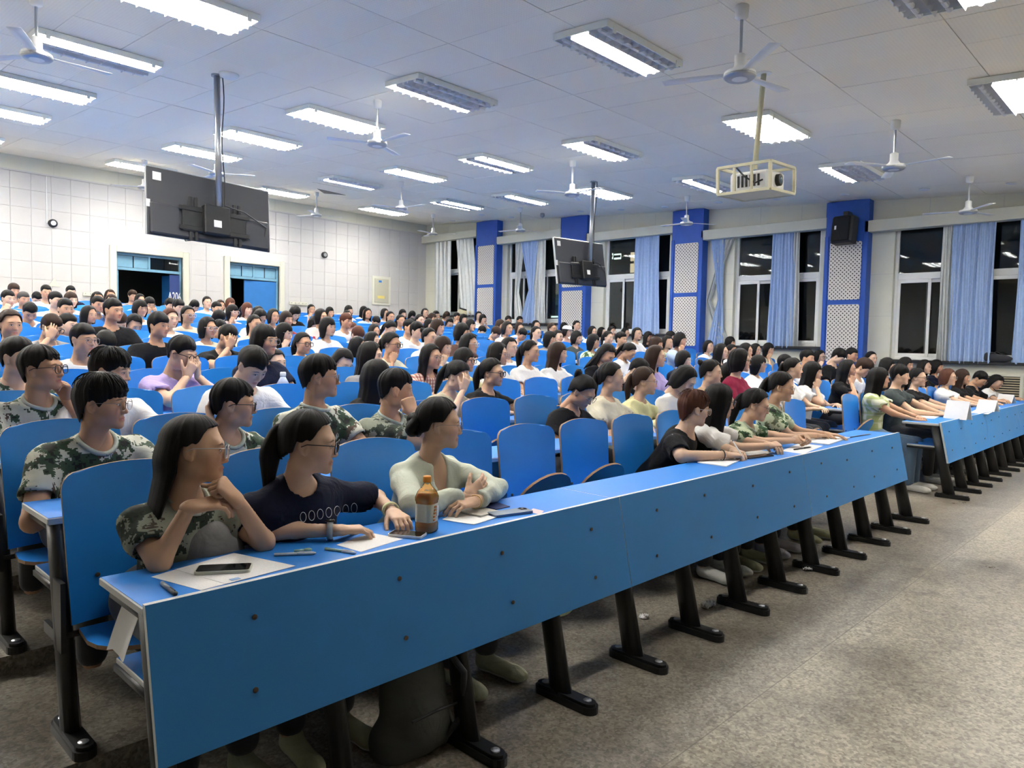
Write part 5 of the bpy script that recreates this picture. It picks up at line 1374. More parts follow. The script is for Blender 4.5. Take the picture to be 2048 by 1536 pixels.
def pyaw(x, y): return math.degrees(math.atan2(10.5 - x, y + 4.5))
POSEW = {'d': '', 'w': 'head bent', 'c': 'chin on hand', 'f': 'hand on head', 'h': 'hands on face'}
PEOPLE = """
1 4.13 1.05 u k k w 0 1
1 4.64 1.14 p k cr d 25 0
1 5.10 1.10 p b py d 40 1
1 5.53 1.11 b k w w 20 0
1 6.20 1.16 u k tn d 40 0
1 6.77 1.27 b k mr d 30 1
2 2.07 1.14 s k w w 0 0
2 3.07 1.06 l k k d 70 0
2 3.78 1.05 p k kh f 20 0
2 4.20 1.07 p k rg d 15 1
2 6.13 1.07 s k k w 0 0
2 6.63 1.21 l b lv d 30 0
3 1.10 1.09 s k cm d 30 0
3 2.04 1.12 s k lv h 20 1
3 2.67 1.22 b k n d 20 1
3 3.63 1.11 l k g d 50 0
3 4.29 1.10 l k rc d -5 1
3 4.70 1.07 b k ye d 20 1
3 5.15 1.13 b k w d 20 1
3 5.62 1.16 p k w d 20 0
3 6.07 1.15 l b w d 30 0
3 6.79 1.14 l k k w 0 0
4 1.70 1.12 s k w d 0 1
4 3.23 0.95 p k w d 0 0
4 3.85 0.96 b k g w 0 1
4 4.46 1.13 p k cr c 20 1
4 5.14 1.11 b b w c 20 0
4 5.57 1.15 l k w d 20 1
4 6.22 1.12 b k w d 20 1
5 1.43 1.15 p b cm d -15 0
5 2.08 1.00 s k w w 0 0
5 2.56 1.18 m k k d 15 0
5 3.18 1.09 s k k f 0 0
5 4.01 1.04 p k cr d -15 1
5 4.70 1.01 l k w d 20 0
5 5.72 1.14 u k w d 20 0
5 6.26 1.22 b k br d 40 0
6 1.92 1.07 s b g f 10 1
6 2.46 1.25 s k k d 0 0
6 3.39 1.11 b k cr d 0 1
6 4.26 1.08 l k w c 10 1
6 4.86 1.17 b k w d 0 0
6 5.51 1.01 b k g d 40 0
6 6.23 1.16 m k w d 10 0
6 6.60 1.22 b b w d 10 0
7 2.30 1.03 s k k d 30 0
7 2.75 1.07 s b w w 20 1
7 3.34 1.14 b a w d 10 0
7 3.92 1.03 s k k d 20 0
7 4.36 1.11 p k cr d 0 0
7 5.80 1.01 m a w w 0 0
7 6.35 1.11 p k pk w 0 0
7 6.79 1.15 s k w d 20 0
8 2.51 1.15 s k g d 10 0
8 3.21 1.00 b k cm w 0 0
8 3.90 1.14 p k cr d 0 1
8 4.82 1.14 b k w w 0 0
8 5.28 1.14 b n rd d 0 0
8 5.84 1.20 b k pk d 20 0
8 6.27 1.15 m a w d 10 0
8 6.79 1.01 b k pk d 0 0
9 2.33 1.04 s k w w 0 0
9 3.01 1.04 l k k d 20 0
9 3.63 1.15 b k w d 20 0
9 4.65 1.06 b k cr w 0 0
9 5.55 1.13 b k w d 0 0
9 6.19 1.04 b k n w 0 0
9 6.87 0.97 p a w w 0 0
10 2.86 1.16 s k w d 20 0
10 3.36 1.13 s k bl c 0 0
10 4.48 1.15 m k k d 10 0
10 5.30 1.12 b k pk c 10 1
10 5.76 1.12 b k w d 0 0
10 6.35 1.15 l k k w 0 0
11 2.49 1.11 s k cr c 20 0
11 3.28 1.14 b b w d 0 0
11 3.83 1.14 l b cr d 0 1
11 4.70 1.13 m k k d 0 0
11 5.46 1.12 s k k d 30 0
11 6.00 1.14 b a w d 0 0
12 2.88 1.07 s g g d 0 0
12 3.90 1.14 l k w d 10 0
12 4.68 1.10 b k lv h 0 1
12 6.31 1.04 b k w w 0 0
13 2.94 1.16 m b w d 0 0
13 3.39 1.17 s k w d -10 0
13 4.85 1.12 b k w d 0 0
13 6.06 1.15 p k w d -10 0
13 6.52 1.15 b a w d 0 0
14 3.43 1.01 s k w w 0 0
14 3.99 1.16 s k n d 0 0
14 4.64 1.14 l b w d 0 0
14 6.14 1.03 l k w w 0 0
14 6.72 1.07 b b pk d 10 0
15 5.32 1.13 m b g d 20 0
0 8.10 1.19 l k pl d 30 0
0 8.79 1.21 m k dg d 20 0
0 9.46 1.17 p k k d 25 1
0 10.82 1.15 b a w d 20 1
0 11.58 1.14 l b k d 20 0
0 12.03 1.11 s k k w 20 1
0 13.13 1.04 l k w w 0 0
1 8.03 1.18 p k w d 30 0
1 8.47 1.14 l k w c 20 0
1 9.57 1.16 l k k c 35 0
1 9.93 1.18 m b w w 0 0
1 11.29 1.19 b k k d 20 0
1 12.14 1.20 b k k d 10 0
1 13.15 1.16 l k k d 10 0
1 13.86 1.16 b k n d 10 0
1 16.15 1.02 b b w d -10 0
2 8.16 1.03 b k cg f 20 0
2 9.04 1.12 b k w d 20 1
2 9.85 1.13 s k w d 35 0
2 10.60 1.20 s k w d 20 0
2 11.49 1.23 m k k w 20 0
2 12.39 1.25 s k w d 10 0
2 13.33 1.20 p k k d 10 0
3 8.59 1.08 b k n c 15 1
3 9.70 1.19 l k k d 20 0
3 10.47 1.21 b k w d 20 0
3 13.22 1.13 b k w c 10 1
4 8.49 1.09 p k w w 15 0
4 9.36 1.20 b b bl d 40 0
4 9.95 1.28 b k lb c 10 0
4 11.73 1.12 p k w d 20 0
4 12.64 1.15 b k pk d 10 1
4 13.06 1.17 b k cr c 0 0
5 8.98 1.15 b k cg d 15 1
5 9.70 1.20 s k br d 20 0
5 11.09 1.17 b k cg d 20 0
5 12.52 1.12 b k w d 10 0
5 13.37 1.21 b k k d 20 0
6 8.91 1.11 b k g c 20 0
6 9.66 1.14 b k dg d 10 0
6 10.54 1.16 p k lb d 20 0
6 11.44 1.25 b k w d 10 0
6 12.61 1.22 b k w d 20 0
7 8.88 1.20 b k pk d 10 0
7 9.61 1.14 p k w d 10 0
7 10.15 1.09 b k pk c 10 0
7 13.15 1.15 l k k d 20 1
8 9.36 1.05 m b k w 0 0
8 10.06 1.04 s k pk w 0 0
8 11.06 1.18 u b w d 10 0
8 11.53 1.15 c w pk d 20 0
8 12.36 1.16 b k w d 10 0
8 13.05 1.18 b k w d 10 1
8 13.56 1.16 b k w d 10 0
9 8.63 1.10 b k pk d 10 0
9 9.67 1.13 b k k d 20 0
9 10.48 1.16 b b w d 10 0
9 11.04 1.12 b b w d 10 0
9 12.92 1.23 p k w d 0 0
9 13.86 1.11 b k w d 20 0
10 8.65 1.11 p k lb d 10 0
10 9.12 1.14 p k w d 10 0
10 10.69 0.96 s k w w 0 1
10 12.53 1.15 b k k d 10 0
10 13.54 1.14 b k k d 10 0
11 8.62 1.01 s k n w 0 0
11 9.06 1.13 p k w d 10 0
11 9.64 1.02 s k w d 20 0
11 10.18 1.15 b b w d 10 0
12 8.61 1.07 p k pk d 0 0
12 9.12 1.14 l k lb d -25 0
12 11.33 1.01 b k w w 0 0
12 11.87 1.14 b k w d 10 0
12 12.47 1.16 b k pk c 10 0
12 13.42 1.16 s k g d 10 0
12 13.84 1.17 s k k d 0 0
13 8.75 1.09 b k lb d 0 0
13 9.23 1.15 b k w d 0 0
13 10.21 1.13 b k w d 0 0
13 10.73 1.14 l k k d -10 0
13 11.76 1.15 s k w d 10 0
13 12.40 1.13 s k lb c 10 0
13 13.21 1.20 b k w d 0 0
14 8.79 1.09 p k w c 10 0
14 10.24 1.13 l k w d 0 0
14 12.13 1.17 l k w d 30 0
15 12.31 1.05 b k g w 0 0
15 13.53 1.09 b b w w 0 0
"""
plist = []
for l in PEOPLE.strip().splitlines():
    t = l.split(); plist.append(dict(k=int(t[0]), x=float(t[1]), z=float(t[2]), hair=t[3], hc=t[4], shirt=t[5], pose=t[6], cy=float(t[7]), gls=int(t[8])))

def V3(*a): return np.array(a, float)
def lc(sp_x, k, p): return np.array(p, float) - np.array([sp_x, YHIP + YR(k), fz(k)])
FRONT = []
def front(px, k, Y, **kw):
    w = onY(px, Y); d = dict(k=k, x=float(w[0]), Hw=w, lod=0, **kw); FRONT.append(d); return d
DN = V3(0, 0, -1)
# first row
front((392, 900), 0, 2.40, g='f', hair='k', hc='k', shirt='cd', pose='x', hyaw=58, byaw=16, pitch=2, roll=8, gl='c', skin=0, hvar=0, collar=(.40, .42, .36), shoe=(.30, .32, .22), hipx=.02, sleeve=.66,
      armsw={-1: ((.845, 2.285, .772), (.925, 2.262, .930), V3(.95, -.1, .05), V3(.1, .3, -1), 'relax'), 1: ((1.185, 2.285, .772), (1.075, 2.245, .930), V3(-.45, .1, .55), V3(-.5, .6, -.3), 'fist')}, lab='girl in dark camouflage tee resting chin on both hands, left end of front desk')
front((620, 886), 0, 2.33, g='f', hair='p', hc='k', shirt='n', pose='x', hyaw=50, byaw=12, pitch=6, gl='d', skin=3, hvar=0, shoe=(.45, .46, .30), broad=1.12, fat=1.12, sleeve=.78,
      armsw={-1: ((1.175, 2.40, .785), (1.43, 2.215, .782), V3(.93, -.35, -.05), DN, 'relax'), 1: ((1.80, 2.50, .80), (1.715, 2.275, .792), V3(-.25, -.95, -.12), DN, 'relax')}, lab='girl in navy t-shirt with black glasses and ponytail, forearms on front desk')
front((880, 848), 0, 2.50, g='f', hair='n', hc='k', shirt='sg', pose='x', hyaw=50, byaw=10, pitch=4, gl='g', skin=1, hvar=2, shoe=(.50, .52, .38), sleeve=1.86, vneck=True,
      armsw={-1: ((1.845, 2.31, .795), (2.075, 2.235, .812), V3(.95, .1, .35), V3(.1, 1, -.1), 'flat'), 1: ((2.345, 2.34, .795), (2.085, 2.20, .795), V3(-.97, .12, .0), V3(0, .3, -1), 'relax')}, lab='girl in pale sage cardigan with arms folded on the front desk')
front((1388, 818), 0, 2.44, g='m', hair='m', hc='a', shirt='k', pose='x', hyaw=58, byaw=22, pitch=8, gl='c', skin=3, hvar=3, shoe=(.60, .60, .56), sleeve=.80,
      armsw={-1: ((3.99, 2.36, .785), (4.27, 2.205, .785), V3(.8, -.5, -.05), V3(.2, 0, -1), 'curl'), 1: ((4.58, 2.44, .80), (4.46, 2.25, .79), V3(-.6, -.7, -.05), DN, 'relax')}, lab='person with auburn hair in black tee writing at the front desk')
front((1440, 802), 0, 2.46, g='f', hair='l', hc='k', shirt='w', pose='x', hyaw=45, byaw=18, pitch=8, gl='d', skin=1, hvar=2, shoe=(.45, .46, .30), sleeve=.72,
      armsw={-1: ((4.60, 2.30, .79), (4.80, 2.17, .80), V3(.85, -.45, .1), V3(.2, .3, -1), 'curl'), 1: ((4.93, 2.42, .80), (4.88, 2.22, .80), V3(-.3, -.9, 0), DN, 'relax')}, lab='long-haired person in white tee with dark glasses holding a phone at front desk')
front((1512, 810), 0, 2.40, g='f', hair='p', hc='k', shirt='cg', pose='x', hyaw=24, byaw=10, pitch=14, gl='g', skin=1, hvar=0, shoe=(.66, .64, .70), collar=(.5, .55, .42),
      armsw={-1: ((5.02, 2.34, .79), (5.26, 2.19, .80), V3(.8, -.5, .1), V3(.5, .4, -.6), 'curl'), 1: ((5.40, 2.40, .80), (5.36, 2.20, .81), V3(-.25, -.9, .2), V3(-.3, .4, -.8), 'curl')}, lab='flushed girl in camouflage shirt looking down at phone, front desk')
front((1563, 774), 0, 2.46, g='f', hair='p', hc='k', shirt='cg', pose='x', hyaw=22, byaw=16, pitch=10, gl='g', skin=0, hvar=3, shoe=(.55, .56, .36), collar=(.5, .55, .42),
      armsw={-1: ((5.60, 2.36, .79), (5.86, 2.26, .785), V3(.95, -.3, -.05), DN, 'relax'), 1: ((5.98, 2.46, .79), (6.02, 2.24, .785), V3(.3, -.95, -.05), DN, 'flat')}, lab='girl in pale green camouflage shirt, right-hand student at the middle front desk')
# second and third rows at the left
front((205, 806), 1, 3.34, g='m', hair='m', hc='k', shirt='cm', pose='d', hyaw=48, byaw=10, pitch=2, gl='g', skin=2, hvar=0, collar=(.46, .50, .44), broad=1.04, lab='boy in camouflage tee with round glasses, second row, far left')
front((468, 808), 1, 3.36, g='m', hair='s', hc='k', shirt='cm', pose='f', side=-1, hyaw=60, byaw=16, pitch=4, gl='d', skin=0, hvar=1, collar=(.42, .47, .40), lab='boy in camouflage tee with dark glasses, behind the girl in navy',
      armsw={-1: ((1.40, 3.10, .90), (1.475, 3.36, 1.055), V3(.25, .6, .6), V3(.6, -.4, .2), 'relax')})
front((640, 754), 1, 3.42, g='m', hair='s', hc='k', shirt='cm', pose='d', hyaw=56, byaw=14, pitch=0, gl='g', skin=2, hvar=0, collar=(.46, .50, .44), broad=1.04, lab='tall boy in camouflage tee with glasses above the girl in navy')
front((793, 779), 1, 3.40, g='m', hair='s', hc='k', shirt='cd', pose='x', hyaw=58, byaw=18, pitch=6, skin=2, hvar=1, collar=(.40, .46, .42), lab='boy in camouflage tee leaning his ear on a fist, second row',
      armsw={-1: ((2.63, 3.12, .875), (2.545, 3.20, 1.06), V3(-.1, .5, .85), V3(.4, .75, -.2), 'fist')})
front((84, 738), 2, 4.25, g='m', hair='s', hc='k', shirt='cm', pose='c', side=1, hyaw=46, byaw=10, pitch=-3, gl='d', skin=2, hvar=1, collar=(.50, .52, .46), lab='boy with rimmed glasses in camouflage tee, mouth open, third row far left')
front((222, 742), 2, 4.22, g='m', hair='m', hc='k', shirt='w', pose='d', hyaw=46, byaw=10, pitch=6, skin=1, hvar=2, lab='boy with eyes lowered in white t-shirt, third row, second from left')

people_xy = []
for d in FRONT:
    k = d['k']; H = d.pop('Hw') - np.array([d['x'], YHIP + YR(k), fz(k)]); d['H'] = H
    aw = d.pop('armsw', None); lab = d.pop('lab')
    if aw:
        d['arms'] = {s: (V3(*a[0]) - V3(d['x'], YHIP + YR(k), fz(k)), V3(*a[1]) - V3(d['x'], YHIP + YR(k), fz(k)), a[2], a[3], a[4], None) for s, a in aw.items()}
    if d['pose'] == 'x': d['pose'] = 'd'
    d['obj'] = place_person(d, lab); people_xy.append((k, d['x'], 'M'))

order = {}
for p in plist:
    p['blk'] = 'M' if p['x'] < 7.6 else 'R'
    if p['blk'] == 'R' and p['k'] == 0: p['x'] *= 1.056; p['z'] = CAMH + (p['z'] - CAMH) * 1.056; p['up'] = True
    order.setdefault((p['blk'], p['k']), []).append(p['x'])
for d in FRONT: order.setdefault(('M', d['k']), []).append(d['x'])
for q in order: order[q].sort()
pr = random.Random(5)
for i, p in enumerate(plist):
    k = p['k']; lod = 1 if (k <= 3 and p['blk'] == 'M') or (k <= 1) else 2
    g = 'm' if p['hair'] in 'sm' and p['shirt'] not in ('br', 'tn') else 'f'
    yw = pyaw(p['x'], YHIP + YR(k)) * .85 + (p['cy'] - 15) * .6 + pr.uniform(-5, 5)
    if p['pose'] == 'w': yw = yw * .35 + pr.uniform(-10, 10)
    yw = round(yw / 15) * 15; yw = max(-30, min(75, yw))
    y = -.14 + (-.12 if p['pose'] == 'w' else 0) + (-.05 if p['pose'] in 'cfh' else 0)
    if p.get('up'): y += .14
    z = p['z']; zq = min(1.21, max(.96, round(z / .06) * .06))
    pitch = {'d': 3, 'w': 36, 'c': 5, 'f': 22, 'h': 18}[p['pose']]
    side = -1 if (i * 7) % 3 else 1
    if p['pose'] not in 'cf': side = -1
    slv = .62 if p['shirt'] not in ('py', 'mr', 'rd') else 1.85
    key = (g, lod, p['pose'], side, yw, zq, slv, p.get('up'))
    sp = dict(key=key, k=k, x=p['x'], lod=lod, g=g, H=V3(0, y, zq), dz=z - zq, hyaw=yw * .75, byaw=yw * .25, pitch=pitch, pose=p['pose'], side=side, hair=p['hair'], hc=p['hc'], shirt=p['shirt'], skin=pr.randrange(5), hvar=pr.randrange(6) if p['hair'] in 'bl' else pr.randrange(3), gl=(('g', 'd', 'g', 'c')[i % 4] if p['gls'] else None), sleeve=slv)
    if k == 0: sp['shoe'] = ((.62, .62, .60), (.05, .05, .05), (.5, .52, .40))[i % 3]
    if p['shirt'] == 'pl': sp['denim'] = True; sp['shoe'] = (.66, .64, .60)
    n_ = order[(p['blk'], k)].index(p['x'])
    lab = '%s, %s, %s row %s block, %s from left' % (STYN[p['hair']] % HAIRN[p['hc']] if '%s' in STYN[p['hair']] else STYN[p['hair']], SHIRT[p['shirt']][0], ORD[k], 'middle' if p['blk'] == 'M' else 'window', ORD[n_])
    place_person(sp, lab); people_xy.append((k, p['x'], p['blk']))

# seats, knowing who sits where
rest = MB()
for k in range(NROW):
    for blk, ns in (('M', 12), ('R', 12)):
        for i in range(ns):
            x = (MX0 + SP * (i + .5)) if blk == 'M' else (RS0 + SPR * (i + .5))
            occ = any(q[0] == k and q[2] == blk and abs(q[1] - x) < .30 for q in people_xy)
            if blk == 'M' or k < 8: seat(blk, k, i, occ)
            else: rest.mat(M['seat']).bbox(x - .235, x + .235, YSB + YR(k) - .01, YSB + YR(k) + .012, fz(k) + .47, fz(k) + .99, .006)
tag(rest.build('rear_seats'), 'blue folding seats of the rearmost rows by the windows', 'seats', kind='stuff')

# ------------------------------------------------------------------ things on and under the desks
ZTOP = ZD + .0016
def zdesk(k): return fz(k) + ZTOP
def sheet(name, pxs, label, cat, mat, k=0, th=.0006, lift=0.0, curl=.0):
    """thin sheet lying on a desk, corners given in pixels"""
    P = [onZ(p, zdesk(k) + lift) for p in pxs]; m = MB().mat(mat); n = 6; v = []
    for t in (0, th):
        for j in range(n + 1):
            for i in range(n + 1):
                a = P[0] * (1 - i / n) + P[1] * (i / n); b = P[3] * (1 - i / n) + P[2] * (i / n); q = a * (1 - j / n) + b * (j / n)
                v.append((q[0], q[1], q[2] + t + curl * ((i / n - .5) ** 2 + (j / n - .5) ** 2)))
    N1 = (n + 1) ** 2; f = []
    for j in range(n):
        for i in range(n): a = j * (n + 1) + i; f += [[a, a + n + 1, a + n + 2, a + 1], [N1 + a, N1 + a + 1, N1 + a + n + 2, N1 + a + n + 1]]
    for i in range(n): f += [[i, i + 1, N1 + i + 1, N1 + i]]; a = n * (n + 1) + i; f += [[a, N1 + a, N1 + a + 1, a + 1]]; a = i * (n + 1); f += [[a, N1 + a, N1 + a + n + 1, a + n + 1]]; a += n; f += [[a, a + n + 1, N1 + a + n + 1, N1 + a]]
    m.add(v, f); return tag(m.build(name, None, False), label, cat)
def printed():
    """page with faint lines of grey print"""
    m, nt, b = newmat('printed_page'); tc = N(nt, 'ShaderNodeTexCoord'); mp = N(nt, 'ShaderNodeMapping', {'Vector': tc.outputs['Generated'], 'Scale': (1, 30.0, 1)}); s = N(nt, 'ShaderNodeSeparateXYZ', {0: mp.outputs[0]})
    line = mth(nt, 'LESS_THAN', mth(nt, 'FRACT', s.outputs[1]), .32); nz = N(nt, 'ShaderNodeTexNoise', {'Vector': tc.outputs['Generated'], 'Scale': 60.0}); k = mth(nt, 'MULTIPLY', line, mth(nt, 'GREATER_THAN', nz.outputs[0], .47))
    nt.links.new(mixc(nt, mth(nt, 'MULTIPLY', k, .22), (.80, .80, .80), (.25, .25, .28)), b.inputs['Base Color']); b.inputs['Roughness'].default_value = .7; return m
PRN = printed()
GLS = plain('phone_glass', (.008, .009, .012), .08, spec=.6)
def phone(pa, pb, label, case, k=0, w=.072, lift=0.0, screen_up=True, th=.009, body=None):
    a = onZ(pa, zdesk(k) + lift); b = onZ(pb, zdesk(k) + lift); d = b - a; L = np.linalg.norm(d); c = (a + b) / 2
    r = empty('phone', tuple(c), math.atan2(d[1], d[0])); tag(r, label, 'phone')
    m = MB().mat(case); hl, hw, rc = L / 2, w / 2, .010; poly = []
    for cx, cy, st in ((hl - rc, hw - rc, 0), (-hl + rc, hw - rc, 90), (-hl + rc, -hw + rc, 180), (hl - rc, -hw + rc, 270)):
        for q in range(5): an = math.radians(st + q * 22.5); poly.append((cx + rc * math.cos(an), cy + rc * math.sin(an)))
    m.prism(poly, 2, 0, th); m.build('case', r)
    if screen_up: m = MB().mat(GLS); m.prism([(x * .955, y * .92) for x, y in poly], 2, th - .0005, th + .0006); m.build('screen', r)
    else:
        m = MB().mat(M['blackp']); m.bbox(hl - .040, hl - .008, hw - .036, hw - .006, th - .001, th + .0025, .002); cb = m.build('camera_bump', r)
        for x, y in ((hl - .031, hw - .014), (hl - .017, hw - .028)): m = MB().mat(GLS); m.lathe([(.006, th + .002), (.006, th + .004)], (x, y, 0), 12); m.build('camera_lens', cb)
    return r
def pen(pa, pb, label, mat, capmat, k=0, r_=.0048, lift=0.0, name='pen'):
    a = onZ(pa, zdesk(k) + lift + r_); b = onZ(pb, zdesk(k) + lift + r_); r = empty(name, tuple(a)); tag(r, label, 'pen'); d = b - a
    m = MB().mat(mat); m.tube([(0, 0, 0), d * .55], r_, 10); m.build('barrel', r, True)
    m = MB().mat(capmat); m.tube([d * .55, d * .93, d], [r_ * 1.12, r_ * 1.1, r_ * .5], 10); m.build('pen_cap', r, True)
    m = MB().mat(capmat); m.tube([d * .60 + V3(0, 0, r_ * 1.2), d * .9 + V3(0, 0, r_ * 1.2)], r_ * .28, 6); m.build('clip', r)
    return r
mint = plain('mint_plastic', (.42, .62, .50), .4); greyp = plain('grey_plastic', (.20, .22, .26), .35); pearl = plain('pale_case', (.55, .56, .48), .4); slate = plain('slate_metal', (.16, .20, .26), .3, metal=.5); clear = plain('clear_plastic', (.62, .66, .70), .2, spec=.6)
sheet('paper_sheet', [(302, 1154), (352, 1139), (470, 1163), (402, 1181)], 'white printed sheet, lower one at the left end of the front desk', 'paper', PRN)
sheet('paper_sheet', [(350, 1139), (468, 1106), (592, 1132), (452, 1168)], 'white printed sheet under the phone at the left end of the front desk', 'paper', PRN, lift=.0009)
phone((392, 1143), (503, 1138), 'phone in pale case lying on papers, left end of front desk', pearl, lift=.0018, w=.074)
m = MB().mat(plain('blue_sticker', (.25, .42, .70), .5)); p = onZ((470, 1158), ZTOP + .002); m.box(-.014, .014, -.009, .009, 0, .0006); o = m.build('sticker_card'); o.location = tuple(p); tag(o, 'tiny coloured sticker on the sheet beside the phone', 'sticker')
pen((324, 1166), (353, 1189), 'thick dark grey pen near the left end of the front desk', greyp, M['blackp'], r_=.0062)
pen((548, 1109), (632, 1106), 'clear ballpoint pen lying before the girl in navy', clear, M['white'])
pen((588, 1102), (624, 1099), 'short mint-green highlighter behind the clear pen', mint, mint, r_=.0045, name='highlighter')
pen((650, 1097), (712, 1106), 'mint-capped white pen pointing at the sheets', mint, M['white'], r_=.0045)
sheet('paper_sheet', [(672, 1090), (742, 1066), (806, 1078), (722, 1104)], 'white sheet under the hands of the girl in navy', 'paper', PRN)
phone((782, 1068), (848, 1074), 'white-cased phone beside the drink bottle', M['white'], lift=.001, w=.070)
# bottle of iced tea
p = onZ((853, 1062), ZTOP); r = empty('drink_bottle', tuple(p), .4); tag(r, 'bottle of amber iced tea with orange cap on the front desk', 'bottle')
TEA = glassmat('bottle_plastic', (1, 1, 1), .6)
tea, nt_, bb = newmat('iced_tea'); bb.inputs['Base Color'].default_value = (1.0, .52, .16, 1); bb.inputs['Roughness'].default_value = .15; bb.inputs['Transmission Weight'].default_value = .0; bb.inputs['Subsurface Weight'].default_value = .6; bb.inputs['Subsurface Radius'].default_value = (.03, .015, .004); bb.inputs['IOR'].default_value = 1.33
def sqlathe(prof, n=32, e=.55):
    m = MB(); v = []
    for r0, z in prof:
        for j in range(n):
            w = 2 * math.pi * j / n; cx, sx = math.cos(w), math.sin(w); q = e if r0 > .02 else 1.0; v.append((r0 * math.copysign(abs(cx) ** q, cx) * (.93 if q < 1 else 1), r0 * math.copysign(abs(sx) ** q, sx) * (.93 if q < 1 else 1), z))
    k = len(prof); f = [[i * n + j, i * n + (j + 1) % n, (i + 1) * n + (j + 1) % n, (i + 1) * n + j] for i in range(k - 1) for j in range(n)] + [list(range(n))[::-1], [(k - 1) * n + j for j in range(n)]]
    return m, v, f
m, v, f = sqlathe([(.034, 0), (.039, .006), (.039, .030), (.037, .036), (.037, .112), (.040, .120), (.040, .130), (.033, .146)]); m.mat(tea).add(v, f); m.build('tea', r, True)
m, v, f = sqlathe([(.036, 0), (.041, .006), (.041, .030), (.039, .036), (.039, .112), (.042, .120), (.042, .132), (.034, .152), (.018, .172), (.013, .182), (.013, .192)]); m.mat(TEA).add(v, f); m.build('bottle_shell', r, True)
LBL = plain('bottle_label', (.70, .68, .52), .5); m, v, f = sqlathe([(.0398, .040), (.0398, .108)]); m.mat(LBL).add(v, f[:-2]); lb = m.build('label', r, True)
m = MB().mat(plain('label_orange', (.72, .24, .03), .5))
for i in range(5): m.box(-.022 + i * .002, -.010 + i * .002, -.0412, -.0385, .046 + i * .012, .053 + i * .012)
m.build('label_print', lb); m = MB().mat(M['white']); m.box(.004, .018, -.0408, -.0385, .06, .098); m.build('barcode_patch', lb)
m = MB().mat(plain('orange_cap', (.80, .30, .03), .4)); m.lathe([(.0150, .186), (.0155, .190), (.0155, .206), (.014, .209)], n=24); m.build('cap', r, True)
# third girl's things
sheet('paper_sheet', [(884, 1040), (926, 1018), (992, 1036), (948, 1050)], 'white papers before the girl in the sage cardigan', 'paper', PRN, curl=.004)
sheet('notebook', [(902, 1021), (938, 1011), (998, 1024), (962, 1034)], 'cream notebook on the papers before the sage cardigan girl', 'notebook', plain('cream_cover', (.62, .60, .54), .6), th=.006, lift=.003)
sheet('booklet', [(958, 1010), (990, 1004), (1020, 1014), (992, 1020)], 'dark blue booklet by the elbow of the sage cardigan girl', 'booklet', plain('navy_cover', (.02, .03, .12), .5), th=.003)
phone((982, 1032), (1058, 1022), 'slate-blue phone lying face down near the folded arms', slate, screen_up=False, lift=.001)
sheet('paper_slip', [(1058, 1024), (1066, 1017), (1088, 1022), (1080, 1029)], 'small pink paper slip at the desk edge', 'paper', plain('pink_paper', (.72, .52, .56), .7))
# right half of the middle front desk
sheet('notebook', [(1395, 926), (1440, 908), (1488, 918), (1452, 934)], 'white notebook under the writing hand of the auburn-haired person', 'notebook', M['paper'], th=.006)
m = None
phone((1488, 917), (1540, 911), 'black phone lying by the white notebook', M['blackp'], w=.07)
sheet('notebook', [(1480, 908), (1510, 900), (1546, 905), (1518, 914)], 'thin white notepad behind the black phone', 'notebook', M['paper'], th=.004)
sheet('paper_sheet', [(1562, 902), (1600, 886), (1646, 892), (1606, 908)], 'white sheet before the flushed girl', 'paper', PRN)
pen((1588, 899), (1622, 894), 'black pen on the sheet before the flushed girl', M['blackp'], M['blackp'], lift=.001)
sheet('notebook', [(1598, 884), (1640, 872), (1700, 876), (1658, 890)], 'open white notebook at the right end of the middle front desk', 'notebook', M['paper'], th=.008)
pen((1690, 876), (1742, 868), 'dark pen at the right end of the middle front desk', M['blackp'], greyp)
# window block front desk
sheet('notebook', [(1812, 836), (1850, 824), (1902, 826), (1868, 838)], 'open notebook under the hands near the plaid shirt', 'notebook', M['paper'], th=.008)
def standcard(px, w, hgt, label, rz):
    p = onZ(px, ZTOP); r = empty('folded_card', tuple(p), rz); tag(r, label, 'card')
    m = MB().mat(M['paper']); m.prism([(-.05, 0), (-.046, 0), (0, hgt - .004), (.046, 0), (.05, 0), (0, hgt)], 0, -w / 2, w / 2); m.build('card', r)
standcard((1915, 838), .26, .20, 'white tent card standing before the puff-sleeved blouse', 1.2)
standcard((1975, 822), .24, .14, 'white tent card standing near the right edge of the desk', 1.15)
standcard((2012, 806), .24, .13, 'white tent card furthest along the window desk', 1.1)
sheet('notebook', [(1940, 826), (1968, 812), (2002, 815), (1976, 829)], 'white notepad between the tent cards', 'notebook', M['paper'], th=.006)
p = onZ((1988, 815), ZTOP); r = empty('cup', tuple(p)); tag(r, 'clear plastic cup among the white tent cards', 'cup'); m = MB().mat(M['lens']); m.lathe([(.028, 0), (.034, .09)], n=18); m.build('cup_wall', r, True); m = MB().mat(clear); m.lathe([(.034, .088), (.036, .092), (.034, .096)], n=18); m.build('rim', r, True)

